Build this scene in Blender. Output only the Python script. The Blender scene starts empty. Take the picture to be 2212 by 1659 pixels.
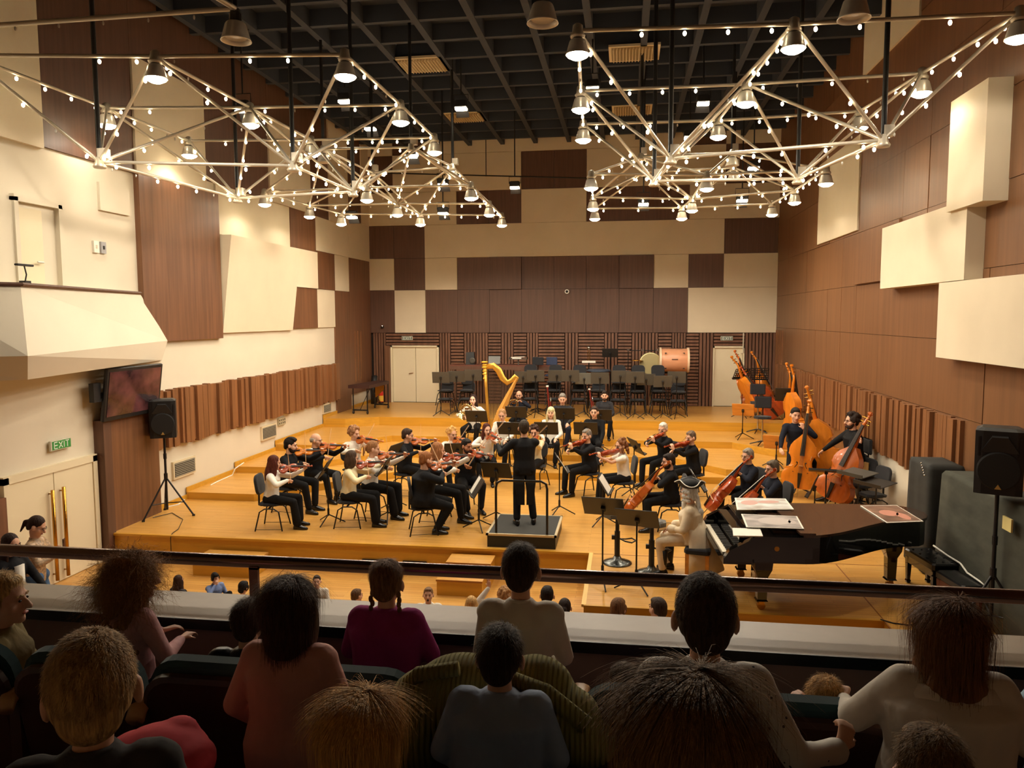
import bpy, bmesh, math, random
import numpy as np
from mathutils import Vector, Matrix, Quaternion
rnd = random.Random(7)
SC = bpy.context.scene
COL = SC.collection
V = Vector
# ------------------------------------------------------------------ camera, world, exposure
F_PX, YAW, PITCH, ROLL, HC = 1642.24, .147285847, .0876756982, -.00364561, 3.75
_f = np.array([-math.sin(YAW)*math.cos(PITCH), math.cos(YAW)*math.cos(PITCH), -math.sin(PITCH)])
_r = np.array([math.cos(YAW), math.sin(YAW), 0.]); _u = np.cross(_r, _f)
CM = np.array([_r*math.cos(ROLL)+_u*math.sin(ROLL), -_r*math.sin(ROLL)+_u*math.cos(ROLL), _f])
cam_data = bpy.data.cameras.new('camera'); cam = bpy.data.objects.new('camera', cam_data); COL.objects.link(cam)
cam_data.sensor_fit = 'HORIZONTAL'; cam_data.sensor_width = 36.0; cam_data.lens = 36.0*F_PX/2212.0
cam_data.clip_start = .05; cam_data.clip_end = 200
cam.matrix_world = Matrix((( CM[0][0], CM[1][0], -CM[2][0], 0), (CM[0][1], CM[1][1], -CM[2][1], 0), (CM[0][2], CM[1][2], -CM[2][2], HC), (0, 0, 0, 1)))
SC.camera = cam
def ray(x, y): return np.array([(x-1106)/F_PX, -(y-829.5)/F_PX, 1.0]) @ CM
def Pz(x, y, z): d = ray(x, y); t = (z-HC)/d[2]; return V((d[0]*t, d[1]*t, z))
def Py(x, y, Y): d = ray(x, y); t = Y/d[1]; return V((d[0]*t, Y, HC+d[2]*t))
def Px(x, y, X): d = ray(x, y); t = X/d[0]; return V((X, d[1]*t, HC+d[2]*t))
def proj(p):
    v = CM @ np.array([p[0], p[1], p[2]-HC]); return 1106+F_PX*v[0]/v[2], 829.5-F_PX*v[1]/v[2]

world = bpy.data.worlds.new('world'); SC.world = world; world.use_nodes = True
world.node_tree.nodes['Background'].inputs[0].default_value = (.9, .75, .6, 1)
world.node_tree.nodes['Background'].inputs[1].default_value = .004
SC.view_settings.view_transform = 'Standard'; SC.view_settings.look = 'None'
SC.view_settings.gamma = 1.0; SC.view_settings.use_curve_mapping = False
SC.view_settings.exposure = 0.0
SC.cycles.sample_clamp_indirect = 4.0
SC.cycles.max_bounces = 6; SC.cycles.diffuse_bounces = 4; SC.cycles.glossy_bounces = 3; SC.cycles.transmission_bounces = 3
LAMP_W, LAMP_COL = 140.0, (1.0, .88, .71)
SPOT_W = 260.0

# ------------------------------------------------------------------ materials
def lin(c): return tuple(((v/255.)/12.92 if v/255. <= .04045 else ((v/255.+.055)/1.055)**2.4) for v in c)
MATS = {}
def mat(name, rgb, rough=.6, metal=0., spec=.5, noise=0., nscale=(8, 8, 8), bump=0., bscale=None, emit=None, estr=0., coat=0., sheen=0., sss=0., detail=3.0, hue2=None, sample=True, alpha=None):
    if name in MATS: return MATS[name]
    m = bpy.data.materials.new(name); m.use_nodes = True; MATS[name] = m
    nt = m.node_tree; b = nt.nodes['Principled BSDF']; c = (*lin(rgb), 1)
    b.inputs['Base Color'].default_value = c; b.inputs['Roughness'].default_value = rough; b.inputs['Metallic'].default_value = metal
    b.inputs['Specular IOR Level'].default_value = spec; b.inputs['Coat Weight'].default_value = coat
    b.inputs['Sheen Weight'].default_value = sheen
    if sss: b.inputs['Subsurface Weight'].default_value = sss; b.inputs['Subsurface Scale'].default_value = .01
    if emit is not None:
        b.inputs['Emission Color'].default_value = (*lin(emit), 1); b.inputs['Emission Strength'].default_value = estr
        if not sample: m.cycles.emission_sampling = 'NONE'
    if noise or bump:
        tc = nt.nodes.new('ShaderNodeTexCoord'); mp = nt.nodes.new('ShaderNodeMapping'); nz = nt.nodes.new('ShaderNodeTexNoise')
        mp.inputs['Scale'].default_value = nscale; nz.inputs['Scale'].default_value = 1.0; nz.inputs['Detail'].default_value = detail
        nt.links.new(tc.outputs['Object'], mp.inputs[0]); nt.links.new(mp.outputs[0], nz.inputs['Vector'])
        if noise:
            rp = nt.nodes.new('ShaderNodeValToRGB'); nt.links.new(nz.outputs['Fac'], rp.inputs[0])
            lo = [max(0, v*(1-noise)) for v in c[:3]]; hi = [min(1, v*(1+noise)) for v in (lin(hue2) if hue2 else c[:3])]
            rp.color_ramp.elements[0].color = (*lo, 1); rp.color_ramp.elements[0].position = .3
            rp.color_ramp.elements[1].color = (*hi, 1); rp.color_ramp.elements[1].position = .7
            nt.links.new(rp.outputs[0], b.inputs['Base Color'])
        if bump:
            bp = nt.nodes.new('ShaderNodeBump'); bp.inputs['Strength'].default_value = bump; bp.inputs['Distance'].default_value = .02
            src = nz
            if bscale:
                mp2 = nt.nodes.new('ShaderNodeMapping'); src = nt.nodes.new('ShaderNodeTexNoise'); mp2.inputs['Scale'].default_value = bscale
                src.inputs['Scale'].default_value = 1.0
                nt.links.new(tc.outputs['Object'], mp2.inputs[0]); nt.links.new(mp2.outputs[0], src.inputs['Vector'])
            nt.links.new(src.outputs['Fac'], bp.inputs['Height']); nt.links.new(bp.outputs[0], b.inputs['Normal'])
    return m
def plank_mat(name, c1, c2, gap, w=.075, l=1.1, rough=.32, rot=0.):
    m = mat(name, c1, rough, spec=.5); nt = m.node_tree; b = nt.nodes['Principled BSDF']
    tc = nt.nodes.new('ShaderNodeTexCoord'); mp = nt.nodes.new('ShaderNodeMapping'); mp.inputs['Rotation'].default_value = (0, 0, rot)
    br = nt.nodes.new('ShaderNodeTexBrick'); br.inputs['Color1'].default_value = (*lin(c1), 1); br.inputs['Color2'].default_value = (*lin(c2), 1)
    br.inputs['Mortar'].default_value = (*lin(gap), 1); br.inputs['Scale'].default_value = 1.0; br.inputs['Mortar Size'].default_value = .0015
    br.inputs['Brick Width'].default_value = l; br.inputs['Row Height'].default_value = w; br.inputs['Bias'].default_value = -.1
    nz = nt.nodes.new('ShaderNodeTexNoise'); mp2 = nt.nodes.new('ShaderNodeMapping'); mp2.inputs['Scale'].default_value = (2, 30, 2); nz.inputs['Scale'].default_value = 1.
    mx = nt.nodes.new('ShaderNodeMix'); mx.data_type = 'RGBA'; mx.blend_type = 'MULTIPLY'; mx.inputs[0].default_value = .35
    nt.links.new(tc.outputs['Object'], mp.inputs[0]); nt.links.new(mp.outputs[0], br.inputs['Vector'])
    nt.links.new(tc.outputs['Object'], mp2.inputs[0]); nt.links.new(mp2.outputs[0], nz.inputs['Vector'])
    nt.links.new(br.outputs['Color'], mx.inputs[6]); nt.links.new(nz.outputs['Fac'], mx.inputs[7])
    nt.links.new(mx.outputs[2], b.inputs['Base Color'])
    return m
M_white = mat('wall_paint', (222, 213, 192), .8, noise=.03, nscale=(1, 1, 1))
M_cream = mat('cream_panel', (224, 211, 184), .75, noise=.03, nscale=(1.5, 1.5, 1.5))
M_door = mat('door_paint', (232, 220, 188), .5)
M_veneer = mat('veneer_mid', (114, 77, 52), .45, noise=.22, nscale=(14, 14, .7), detail=5)
M_veneerL = mat('veneer_lit', (122, 84, 54), .42, noise=.16, nscale=(9, 9, .5), detail=5)  # lit copy of the veneer, lighter tone for the right wall
M_veneerD = mat('veneer_shaded', (94, 65, 50), .5, noise=.18, nscale=(16, 16, .8), detail=5)  # same veneer darkened, weaker light on back and left walls put into colour
M_slat = mat('slat_wood', (132, 88, 54), .45, noise=.25, nscale=(6, 6, .6), detail=4)
M_slatD = mat('slat_wood_dark', (112, 76, 56), .5, noise=.25, nscale=(10, 10, 1.2))
M_gap = mat('dark_gap', (40, 28, 22), .8)
M_stage = plank_mat('stage_parquet', (234, 178, 92), (224, 162, 72), (165, 105, 42))
M_riser = mat('riser_face', (208, 154, 48), .38, noise=.1, nscale=(.8, 8, 14))
M_ceil = mat('ceiling_black', (52, 58, 70), .85)
M_coffer = mat('coffer', (50, 56, 68), .9)
M_black = mat('black_plastic', (22, 22, 24), .45)
M_blackm = mat('black_metal', (26, 24, 24), .35, metal=.3)
M_fabricK = mat('black_fabric', (26, 27, 32), .85, sheen=.2)
M_alu = mat('aluminium', (226, 222, 212), .35, metal=.35)
M_truss = mat('truss_paint', (205, 196, 178), .38, metal=.35)
M_steel = mat('dark_steel', (70, 66, 62), .4, metal=.8)
M_brass = mat('brass', (190, 140, 60), .25, metal=1.)
M_goldp = mat('gold_lacquer', (226, 170, 70), .28, metal=.55)
M_emit = mat('lamp_glow', (255, 240, 215), .5, emit=(255, 236, 200), estr=40, sample=False)
M_bulb = mat('bulb_glow', (255, 236, 205), .5, emit=(255, 232, 190), estr=30, sample=False)
M_bulboff = mat('bulb_off', (190, 185, 175), .2)
M_piano = mat('piano_lacquer', (8, 8, 9), .06, coat=.6)
M_vent = mat('vent_paint', (222, 208, 176), .6)

# ------------------------------------------------------------------ mesh helpers
class MB:
    def __init__(s): s.v = []; s.f = []
    def add(s, verts, faces, M=None):
        n = len(s.v)
        s.v += [tuple(M @ V(p)) for p in verts] if M is not None else [tuple(p) for p in verts]
        s.f += [tuple(i+n for i in f) for f in faces]; return s
    def hexa(s, p, M=None): return s.add(p, [(0, 3, 2, 1), (4, 5, 6, 7), (0, 1, 5, 4), (1, 2, 6, 5), (2, 3, 7, 6), (3, 0, 4, 7)], M)
    def box(s, c, d, M=None):
        x, y, z = c; a, b, e = d[0]/2, d[1]/2, d[2]/2
        return s.hexa([(x-a, y-b, z-e), (x+a, y-b, z-e), (x+a, y+b, z-e), (x-a, y+b, z-e), (x-a, y-b, z+e), (x+a, y-b, z+e), (x+a, y+b, z+e), (x-a, y+b, z+e)], M)
    def bb(s, x0, x1, y0, y1, z0, z1, M=None): return s.box(((x0+x1)/2, (y0+y1)/2, (z0+z1)/2), (x1-x0, y1-y0, z1-z0), M)
    def rbox(s, c, d, r=.02, M=None):      # box with cut vertical and horizontal edges
        x, y, z = c; a, b, e = d[0]/2, d[1]/2, d[2]/2
        def ring(h, k): return [(x-a+r+k, y-b+k, h), (x+a-r-k, y-b+k, h), (x+a-k, y-b+r+k, h), (x+a-k, y+b-r-k, h), (x+a-r-k, y+b-k, h), (x-a+r+k, y+b-k, h), (x-a+k, y+b-r-k, h), (x-a+k, y-b+r+k, h)]
        return s.loft([ring(z-e, r*.6), ring(z-e+r*.6, 0), ring(z+e-r*.6, 0), ring(z+e, r*.6)], M=M)
    def rslab(s, c, w, h, t, r, M=None, n=5):      # slab in the xz plane with rounded corners, thickness t along y
        pts = [(c[0]+sx*(w/2-r)+r*math.cos(a0+math.pi/2*i/n), c[2]+sz*(h/2-r)+r*math.sin(a0+math.pi/2*i/n)) for sx, sz, a0 in ((1, 1, 0), (-1, 1, math.pi/2), (-1, -1, math.pi), (1, -1, math.pi*1.5)) for i in range(n+1)]
        def rg(y, k): return [(c[0]+(x-c[0])*k, y, c[2]+(z-c[2])*k) for x, z in pts]
        return s.loft([rg(c[1]+t/2, .94), rg(c[1]+t*.3, 1), rg(c[1]-t*.3, 1), rg(c[1]-t/2, .94)], True, M)
    def loft(s, rings, caps=True, M=None):
        n = len(rings[0]); v = [p for r in rings for p in r]; f = []
        for i in range(len(rings)-1):
            for j in range(n): f.append((i*n+j, i*n+(j+1) % n, (i+1)*n+(j+1) % n, (i+1)*n+j))
        if caps: f += [tuple(reversed(range(n))), tuple(range((len(rings)-1)*n, len(rings)*n))]
        return s.add(v, f, M)
    def tube(s, pts, r, seg=8, caps=True, M=None, ecc=None):
        pts = [V(p) for p in pts]; k = len(pts); rs = r if isinstance(r, (list, tuple)) else [r]*k
        t0 = (pts[1]-pts[0]).normalized(); up = V((0, 0, 1)) if abs(t0.z) < .9 else V((0, 1, 0))
        nrm = t0.cross(up).normalized(); rings = []
        for i in range(k):
            t = (pts[min(i+1, k-1)]-pts[max(i-1, 0)]).normalized()
            nrm = (nrm-t*nrm.dot(t)).normalized(); bn = t.cross(nrm); e = ecc if ecc else (1, 1)
            rings.append([pts[i]+(nrm*math.cos(a)*e[0]+bn*math.sin(a)*e[1])*rs[i] for a in [2*math.pi*j/seg for j in range(seg)]])
        return s.loft(rings, caps, M)
    def cap(s, a, b, ra, rb, seg=10):      # capsule with tapered radii
        a, b = V(a), V(b); d = (b-a); L = d.length; d = d/L if L > 1e-6 else V((0, 0, 1))
        P = [a-d*ra*.95, a-d*ra*.7, a-d*ra*.3, a, a+d*L*.5, b, b+d*rb*.3, b+d*rb*.7, b+d*rb*.95]
        R = [ra*.25, ra*.7, ra*.95, ra, (ra+rb)/2, rb, rb*.95, rb*.7, rb*.25]
        return s.tube(P, R, seg)
    def lathe(s, prof, seg=16, M=None, caps=True):
        return s.loft([[(r*math.cos(2*math.pi*j/seg), r*math.sin(2*math.pi*j/seg), z) for j in range(seg)] for r, z in prof], caps, M)
    def ell(s, c, r, seg=12, rings=8, M=None):
        rr = []
        for i in range(rings+1):
            a = math.pi*(i+.0)/rings; q = max(math.sin(a), .05); z = -math.cos(a)
            rr.append([(c[0]+r[0]*q*math.cos(2*math.pi*j/seg), c[1]+r[1]*q*math.sin(2*math.pi*j/seg), c[2]+r[2]*z) for j in range(seg)])
        return s.loft(rr, True, M)
    def prism(s, poly, off, M=None):
        poly = [V(p) for p in poly]; off = V(off); n = len(poly); a = sum(((poly[i]).cross(poly[(i+1) % n]) for i in range(n)), V())
        if a.dot(off) < 0: poly = poly[::-1]
        f = [tuple(reversed(range(n))), tuple(range(n, 2*n))]+[(j, (j+1) % n, n+(j+1) % n, n+j) for j in range(n)]
        return s.add(poly+[p+off for p in poly], f, M)
    def mesh(s, name, m, smooth=False):
        me = bpy.data.meshes.new(name); me.from_pydata(s.v, [], s.f)
        if m is not None: me.materials.append(m)
        if smooth: me.polygons.foreach_set('use_smooth', [True]*len(me.polygons))
        me.update(); return me
    def obj(s, name, m, parent=None, smooth=False, kind=None, label=None):
        o = bpy.data.objects.new(name, s.mesh(name, m, smooth)); COL.objects.link(o)
        if parent is not None: o.parent = parent
        if kind: o['kind'] = kind
        if label: o['label'] = label
        return o
def smooth_by_angle(o, ang=40):
    o.data.polygons.foreach_set('use_smooth', [True]*len(o.data.polygons))
    try: o.data.set_sharp_from_angle(angle=math.radians(ang))
    except Exception: pass
    return o
def tag(o, label, cat, group=None):
    o['label'] = label; o['category'] = cat
    if group: o['group'] = group
    return o
def thing(name, label, cat, loc=(0, 0, 0), rz=0., group=None, scale=1.):
    o = bpy.data.objects.new(name, None); COL.objects.link(o); o.location = loc; o.rotation_euler = (0, 0, rz)
    if scale != 1.: o.scale = (scale,)*3
    o.empty_display_size = .1
    return tag(o, label, cat, group)
def part(name, me, parent, M=None, label=None):
    o = bpy.data.objects.new(name, me); COL.objects.link(o); o.parent = parent
    if M is not None: o.matrix_local = M
    if label: o['label'] = label
    return o
def dup(root, loc, rz, label, group=None, scale=None):
    def cp(o, par):
        c = o.copy(); COL.objects.link(c)
        if par is not None: c.parent = par
        for ch in KIDS.get(o.name, None) or [x for x in o.children]: cp(ch, c)
        return c
    c = cp(root, None); c.location = loc; c.rotation_euler = (0, 0, rz); c['label'] = label
    if group: c['group'] = group
    if scale: c.scale = (scale,)*3
    return c
KIDS = {}
def struct(o): o['kind'] = 'structure'; return o
def between(a, b, r):      # matrix taking a unit cylinder (z 0..1, r 1) to the segment a-b
    a, b = V(a), V(b); d = b-a; q = V((0, 0, 1)).rotation_difference(d.normalized())
    return Matrix.Translation(a) @ q.to_matrix().to_4x4() @ Matrix.Diagonal((r, r, d.length, 1))
_uc = MB().lathe([(1, 0), (1, 1)], 8); ME_TUBE = {}
def unit_tube(m):
    if m.name not in ME_TUBE: ME_TUBE[m.name] = _uc.mesh('tube', m, True)
    return ME_TUBE[m.name]
def ordn(i): return ['first', 'second', 'third', 'fourth', 'fifth', 'sixth', 'seventh', 'eighth', 'ninth', 'tenth', 'eleventh', 'twelfth', 'thirteenth', 'fourteenth', 'fifteenth', 'sixteenth', 'seventeenth', 'eighteenth'][i]

# ------------------------------------------------------------------ room shell
XL, XR, YB, ZC, ZF, ZT = -9.0, 4.95, 26.2, 9.95, -.47, .73
wall_back = struct(MB().bb(XL-.3, XR+.3, YB+.12, YB+.35, ZF-.3, ZC+.2).obj('wall_back', M_gap))
wall_left = struct(MB().bb(XL-.3, XL-.02, -3, YB+.3, ZF-.3, ZC+.2).obj('wall_left', M_white))
wall_right = struct(MB().bb(XR+.02, XR+.3, -3, YB+.3, ZF-.3, ZC+.2).obj('wall_right', M_gap))
wall_rear = struct(MB().bb(XL-.3, XR+.3, -3.3, -3, ZF-.3, ZC+.2).obj('wall_rear', M_cream))
ceiling = struct(MB().bb(XL-.3, XR+.3, -3.3, YB+.35, ZC, ZC+.25).obj('ceiling', M_coffer))
floor = struct(MB().bb(XL-.3, XR+.3, -3.3, 12.5, ZF-.2, ZF).obj('floor', plank_mat('hall_floor', (232, 178, 96), (220, 160, 80), (150, 100, 50), .09, 1.4)))
def pb(x0, x1, z0, z1, m, t=.05, y=YB, name='panel'): return MB().bb(x0+.004, x1-.004, y-t, y+.13, z0+.004, z1-.004).obj(name, m, wall_back)
def pl(y0, y1, z0, z1, m, t=.04, name='panel'): return MB().bb(XL-.04, XL+t, y0+.004, y1-.004, z0+.004, z1-.004).obj(name, m, wall_left)
def pr(y0, y1, z0, z1, m, t=.0, name='panel'): return MB().bb(XR-t, XR+.05, y0+.004, y1-.004, z0+.004, z1-.004).obj(name, m, wall_right)
# back wall: a checkerboard of cream and brown panels on a 1.13 m module
cx = [-9.0, -8.07, -6.95, -5.8, -4.67, -3.54, -2.42, -1.32, -.2, .94, 2.08, 3.22, 4.95]
rz_ = [3.21, 4.71, 5.82, 6.96, 8.09, 9.36, 9.95]
plan = ['bcbbbbbbbbcc', 'cbcbBdddBcbc', 'bbcccccccccb', 'cccbbccbbbcc', 'bccccbbccccb', 'cbccccccccbc']
for r in range(6):
    x = 0
    row = plan[r]
    while x < 12:
        k = row[x]; e = x
        if k == 'c':
            while e+1 < 12 and row[e+1] == 'c': e += 1
        z0, z1 = rz_[r], rz_[r+1]
        t = {'c': .05, 'b': .02, 'B': .10, 'd': -.03}[k] + (rnd.uniform(-.012, .012) if k != 'c' else 0)
        pb(cx[x], cx[e+1], z0, z1, M_cream if k == 'c' else M_veneerD, t, YB)
        x = e+1
# slatted zone under the panels
def slats_v(x0, x1, z0, z1, name='slat_panel'):
    b = MB(); n = max(2, round((x1-x0)/.105)); w = (x1-x0)/n
    for i in range(n): b.bb(x0+w*(i+.14), x0+w*(i+.86), YB-.02-(.015 if i % 2 else 0), YB+.1, z0, z1)
    b.obj(name, M_slatD, wall_back, kind='stuff')
def slats_h(x0, x1, z0, z1, name='slat_panel'):
    b = MB(); n = max(2, round((z1-z0)/.112)); w = (z1-z0)/n
    for i in range(n): b.bb(x0+.01, x1-.01, YB-.03-(.02 if i % 2 else 0), YB+.1, z0+w*(i+.12), z0+w*(i+.84))
    b.obj(name, M_slatD, wall_back, kind='stuff')
bx = [Py(x, 790, YB).x for x in (950, 974, 1003, 1055, 1083, 1110, 1138, 1163, 1220, 1249, 1305, 1334, 1364, 1421, 1450, 1481, 1509, 1540)]
for i in range(17): (slats_h if i % 2 else slats_v)(bx[i], bx[i+1], ZT, 3.2)
slats_v(XL+.1, -8.42, ZT, 3.2); slats_v(3.96, XR, ZT, 3.2)
slats_h(-8.42, bx[0], 2.76, 3.2); slats_h(bx[-1], 3.96, 2.76, 3.2)
# stage doors in the back wall
def leaf(x0, x1, z0, z1, y, parent): return MB().bb(x0+.008, x1-.008, y, y+.05, z0+.01, z1).obj('door_leaf', M_door, parent)
d1 = struct(MB().bb(-8.26, -8.2, YB-.02, YB+.12, ZT, 2.76).bb(-6.56, -6.5, YB-.02, YB+.12, ZT, 2.76).bb(-8.26, -6.5, YB-.02, YB+.12, 2.7, 2.76).obj('door_1', M_door))
leaf(-8.2, -7.36, ZT, 2.7, YB+.05, d1); leaf(-7.36, -6.56, ZT, 2.7, YB+.05, d1)
MB().tube([(-7.46, YB+.05, 1.78), (-7.46, YB, 1.78), (-7.6, YB, 1.76)], .012).obj('door_handle', M_brass, d1)
MB().bb(-8.45, -8.26, YB-.12, YB+.1, ZT, 2.76).obj('jamb', M_veneer, wall_back)
d2 = struct(MB().bb(2.93, 2.98, YB-.02, YB+.12, ZT, 2.76).bb(3.9, 3.95, YB-.02, YB+.12, ZT, 2.76).bb(2.93, 3.95, YB-.02, YB+.12, 2.7, 2.76).obj('door_2', M_door))
leaf(2.98, 3.9, ZT, 2.7, YB+.05, d2)
MB().tube([(3.82, YB+.05, 1.78), (3.82, YB, 1.78), (3.7, YB, 1.76)], .012).obj('door_handle', M_brass, d2)
# left wall panels  (y0, y1, z0, z1, material, proud)
LP = [(-3, 10.9, 6.38, ZC, M_cream, .05), (10.9, 13.15, 6.42, ZC, M_veneerD, .02), (13.15, 15.55, 6.48, 8.55, M_cream, .06), (13.15, 15.55, 8.55, ZC, M_veneerD, .02),
      (15.55, 18.55, 6.72, ZC, M_veneerD, .02), (18.55, 21.1, 6.72, 8.85, M_cream, .06), (18.55, 21.1, 8.85, ZC, M_veneerD, .02), (21.1, 22.5, 6.72, ZC, M_veneerD, .02),
      (22.5, 24.1, 6.72, ZC, M_cream, .06), (24.1, 25.4, 6.96, ZC, M_veneerD, .02), (25.4, YB, 6.96, ZC, M_cream, .05),
      (13.15, 15.96, 3.3, 6.48, M_veneer, .09), (15.96, 19.7, 5.62, 6.72, M_cream, .03),
      (19.7, 21.4, 5.66, 6.72, M_veneer, .05), (19.7, 21.4, 4.6, 5.66, M_cream, .09), (19.7, 21.4, 3.46, 4.6, M_veneer, .05), (21.4, 22.82, 4.6, 5.72, M_veneer, .05),
      (21.4, 24.1, 5.72, 6.72, M_cream, .03), (22.82, 24.1, 4.6, 5.72, M_cream, .03), (21.4, 22.82, 3.46, 4.6, M_cream, .03), (24.1, YB, 5.72, 6.96, M_cream, .04),
      (22.82, 24.1, ZT, 4.6, M_veneer, .03), (24.1, YB, 1.2, 5.72, M_veneer, .03)]
for a in LP: pl(*a[:5], t=a[5])
# tilted cream panel with its grey reveal
MB().hexa([(XL, 16.0, 3.42), (XL, 19.65, 3.42), (XL+.06, 19.65, 3.42), (XL+.06, 16.0, 3.42), (XL, 16.0, 5.6), (XL, 19.65, 5.6), (XL+.34, 19.65, 5.6), (XL+.34, 16.0, 5.6)]).obj('tilted_panel', M_cream, wall_left)
MB().bb(XL-.04, XL+.03, 12.15, 12.95, 5.62, 6.1).obj('access_hatch', M_white, wall_left)
# brown panel beside the stage doors and the slatted band
MB().bb(XL-.02, XL+.12, 11.95, 13.36, 0, 2.2).obj('panel', M_veneer, wall_left)
MB().bb(XL-.02, XL+.17, 11.75, 11.95, ZF, 2.0).obj('panel', M_veneerD, wall_left)
y = 13.4; i = 0; rs = random.Random(3)
while y < 22.8:
    w = rs.choice([.085, .11, .15, .15, .2]); d = rs.choice([.05, .08, .11, .14])
    MB().bb(XL-.02, XL+d, y, y+w*.92, 1.2+rs.uniform(-.03, .03), 2.33+rs.uniform(-.02, .02)).obj('slat', M_slat, wall_left); y += w
y = -2.0
while y < 9.75:
    MB().bb(XL-.02, XL+.08, y, y+.2, ZF, 1.15).obj('slat', M_slatD, wall_left); y += .24
for k in range(3): MB().bb(XL, XL+.05, 24.5+k*.28, 24.58+k*.28, 1.6, 3.3).obj('slat', M_slat, wall_left)
# stage side doors
d3 = struct(MB().bb(XL-.02, XL+.05, 9.72, 9.82, ZF, 1.42).bb(XL-.02, XL+.05, 11.62, 11.72, ZF, 1.42).bb(XL-.02, XL+.05, 9.72, 11.72, 1.32, 1.44).obj('door_3', M_door))
for a, b, hy in ((9.82, 10.72, 10.6), (10.72, 11.62, 10.84)):
    lf = MB().bb(XL-.02, XL+.03, a+.008, b-.008, ZF+.01, 1.32).obj('door_leaf', M_door, d3)
    MB().tube([(XL+.03, hy, 1.0), (XL+.1, hy, 1.0)], .012).tube([(XL+.03, hy, -.3), (XL+.1, hy, -.3)], .012).tube([(XL+.1, hy, 1.06), (XL+.1, hy, -.4)], .028, 10).obj('door_handle', M_brass, lf, True)
# side box (small balcony) with its parapet
T1, T2, B1, B2, C1, C2 = Px(45, 628, -8.15), Px(303, 628, -8.93), Px(60, 769, -7.75), Px(362, 736, -8.9), Px(60, 820, -8.0), Px(350, 778, -8.95)
T1.z = T2.z = 4.2
W = lambda p, y=None: V((XL-.02, p.y if y is None else y, p.z))
mb = MB(); L1, L2, L3 = V((XL-.02, T1.y-.9, T1.z)), V((XL-.02, B1.y-.9, B1.z)), V((XL-.02, C1.y-.9, C1.z))
mb.add([T1, T2, B2, B1, C2, C1, W(T2), W(C2, C2.y+.1), L1, L2, L3],
       [(0, 3, 2, 1), (3, 5, 4, 2), (8, 9, 3, 0), (9, 10, 5, 3), (0, 1, 6, 8), (5, 10, 7, 4), (1, 2, 4, 7, 6), (8, 6, 7, 10, 9)])
box = struct(mb.obj('wall_balcony_box', M_white))
MB().tube([L1+V((.02, 0, .02)), T1+V((.02, 0, .02)), T2+V((.0, 0, .02))], .03, 6).obj('top_rail', M_veneerD, box)
# alcove of the box with its door
MB().bb(XL-.03, XL+.02, 9.2, 10.22, 4.2, 5.5).obj('alcove_side', M_white, wall_left)
d4 = struct(MB().bb(XL-.03, XL+.06, 10.22, 10.3, 4.15, 5.56).bb(XL-.03, XL+.06, 11.12, 11.2, 4.15, 5.56).bb(XL-.03, XL+.06, 10.22, 11.2, 5.5, 5.6).obj('door_4', M_white))
MB().bb(XL-.03, XL+.015, 10.3, 10.8, 4.1, 5.42).obj('door_leaf', M_door, d4)
MB().tube([(XL+.02, 10.72, 4.62), (XL+.07, 10.72, 4.62), (XL+.07, 10.6, 4.62)], .014).obj('door_handle', M_alu, d4)
# right wall: veneer boards with joints, cream blocks, slatted band
rs = random.Random(11)
ys = [-3, 0, 3, 5.6, 7.8, 9.6, 11.35, 12.5, 13.65, 14.8, 15.9, 17.45, 18.6, 19.8, 20.9, 22.1, 23.3, 24.5, YB+.1]
for z0, z1 in ((ZF, 2.24), (2.24, 3.38), (3.38, 4.4), (4.4, 5.52), (5.52, 6.7), (6.7, 7.8), (7.8, 8.9), (8.9, ZC)):
    k = 0
    while k < len(ys)-1:
        n = 2 if rs.random() < .35 and k < len(ys)-2 else 1
        pr(ys[k], ys[k+n], z0+.0, z1+.0, M_veneerL if z1 < 9 else M_veneer, .006+rs.uniform(0, .012)); k += n
pr(14.8, 17.45, 4.42, 5.5, M_veneerL, .07)
MB().bb(XR-.02, XR+.03, 5, 17.3, -.2, 1.12).obj('panel', M_white, wall_right)
pr(17.42, 20.87, 5.58, 7.6, M_cream, .05); pr(14.3, 17.4, 8.75, ZC, M_cream, .05)
def block(y0, y1, z0, z1, t): return MB().bb(XR-t, XR+.05, y0, y1, z0, z1).obj('acoustic_block', M_cream, wall_right)
block(10.95, 12.1, 5.25, 6.82, .32); block(11.55, 15.1, 4.25, 5.36, .26); block(5.2, 12.4, 3.12, 4.24, .26)
y = 11.9
while y < 25.8:
    w = rs.choice([.1, .13, .16, .2]); d = rs.choice([.05, .07, .10, .12])
    MB().bb(XR-d, XR+.03, y, y+w*.9, 1.13+rs.uniform(-.04, .04), 2.22+rs.uniform(-.02, .02)).obj('slat', M_slat, wall_right); y += w
for k in range(5): MB().bb(XR-.05, XR+.03, 25.0+k*.22, 25.13+k*.22, ZT, 3.3).obj('slat', M_slat, wall_right)
MB().tube([(XR-1.05, YB-.05, 3.2), (XR-1.05, YB-.05, 2.55), (XR-1.12, YB-.05, 2.52)], .02).obj('pipe', M_white, wall_back)
# ceiling: coffer beams
bm = 1.13
for k in range(-3, 9): MB().bb(-5.3+bm*k-.07, -5.3+bm*k+.07, -3, YB, 9.6, ZC).obj('beam', M_ceil, ceiling)
for k in range(0, 26): MB().bb(XL, XR, 25.4-bm*k-.06, 25.4-bm*k+.06, 9.62, ZC).obj('beam', M_ceil, ceiling)
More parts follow.
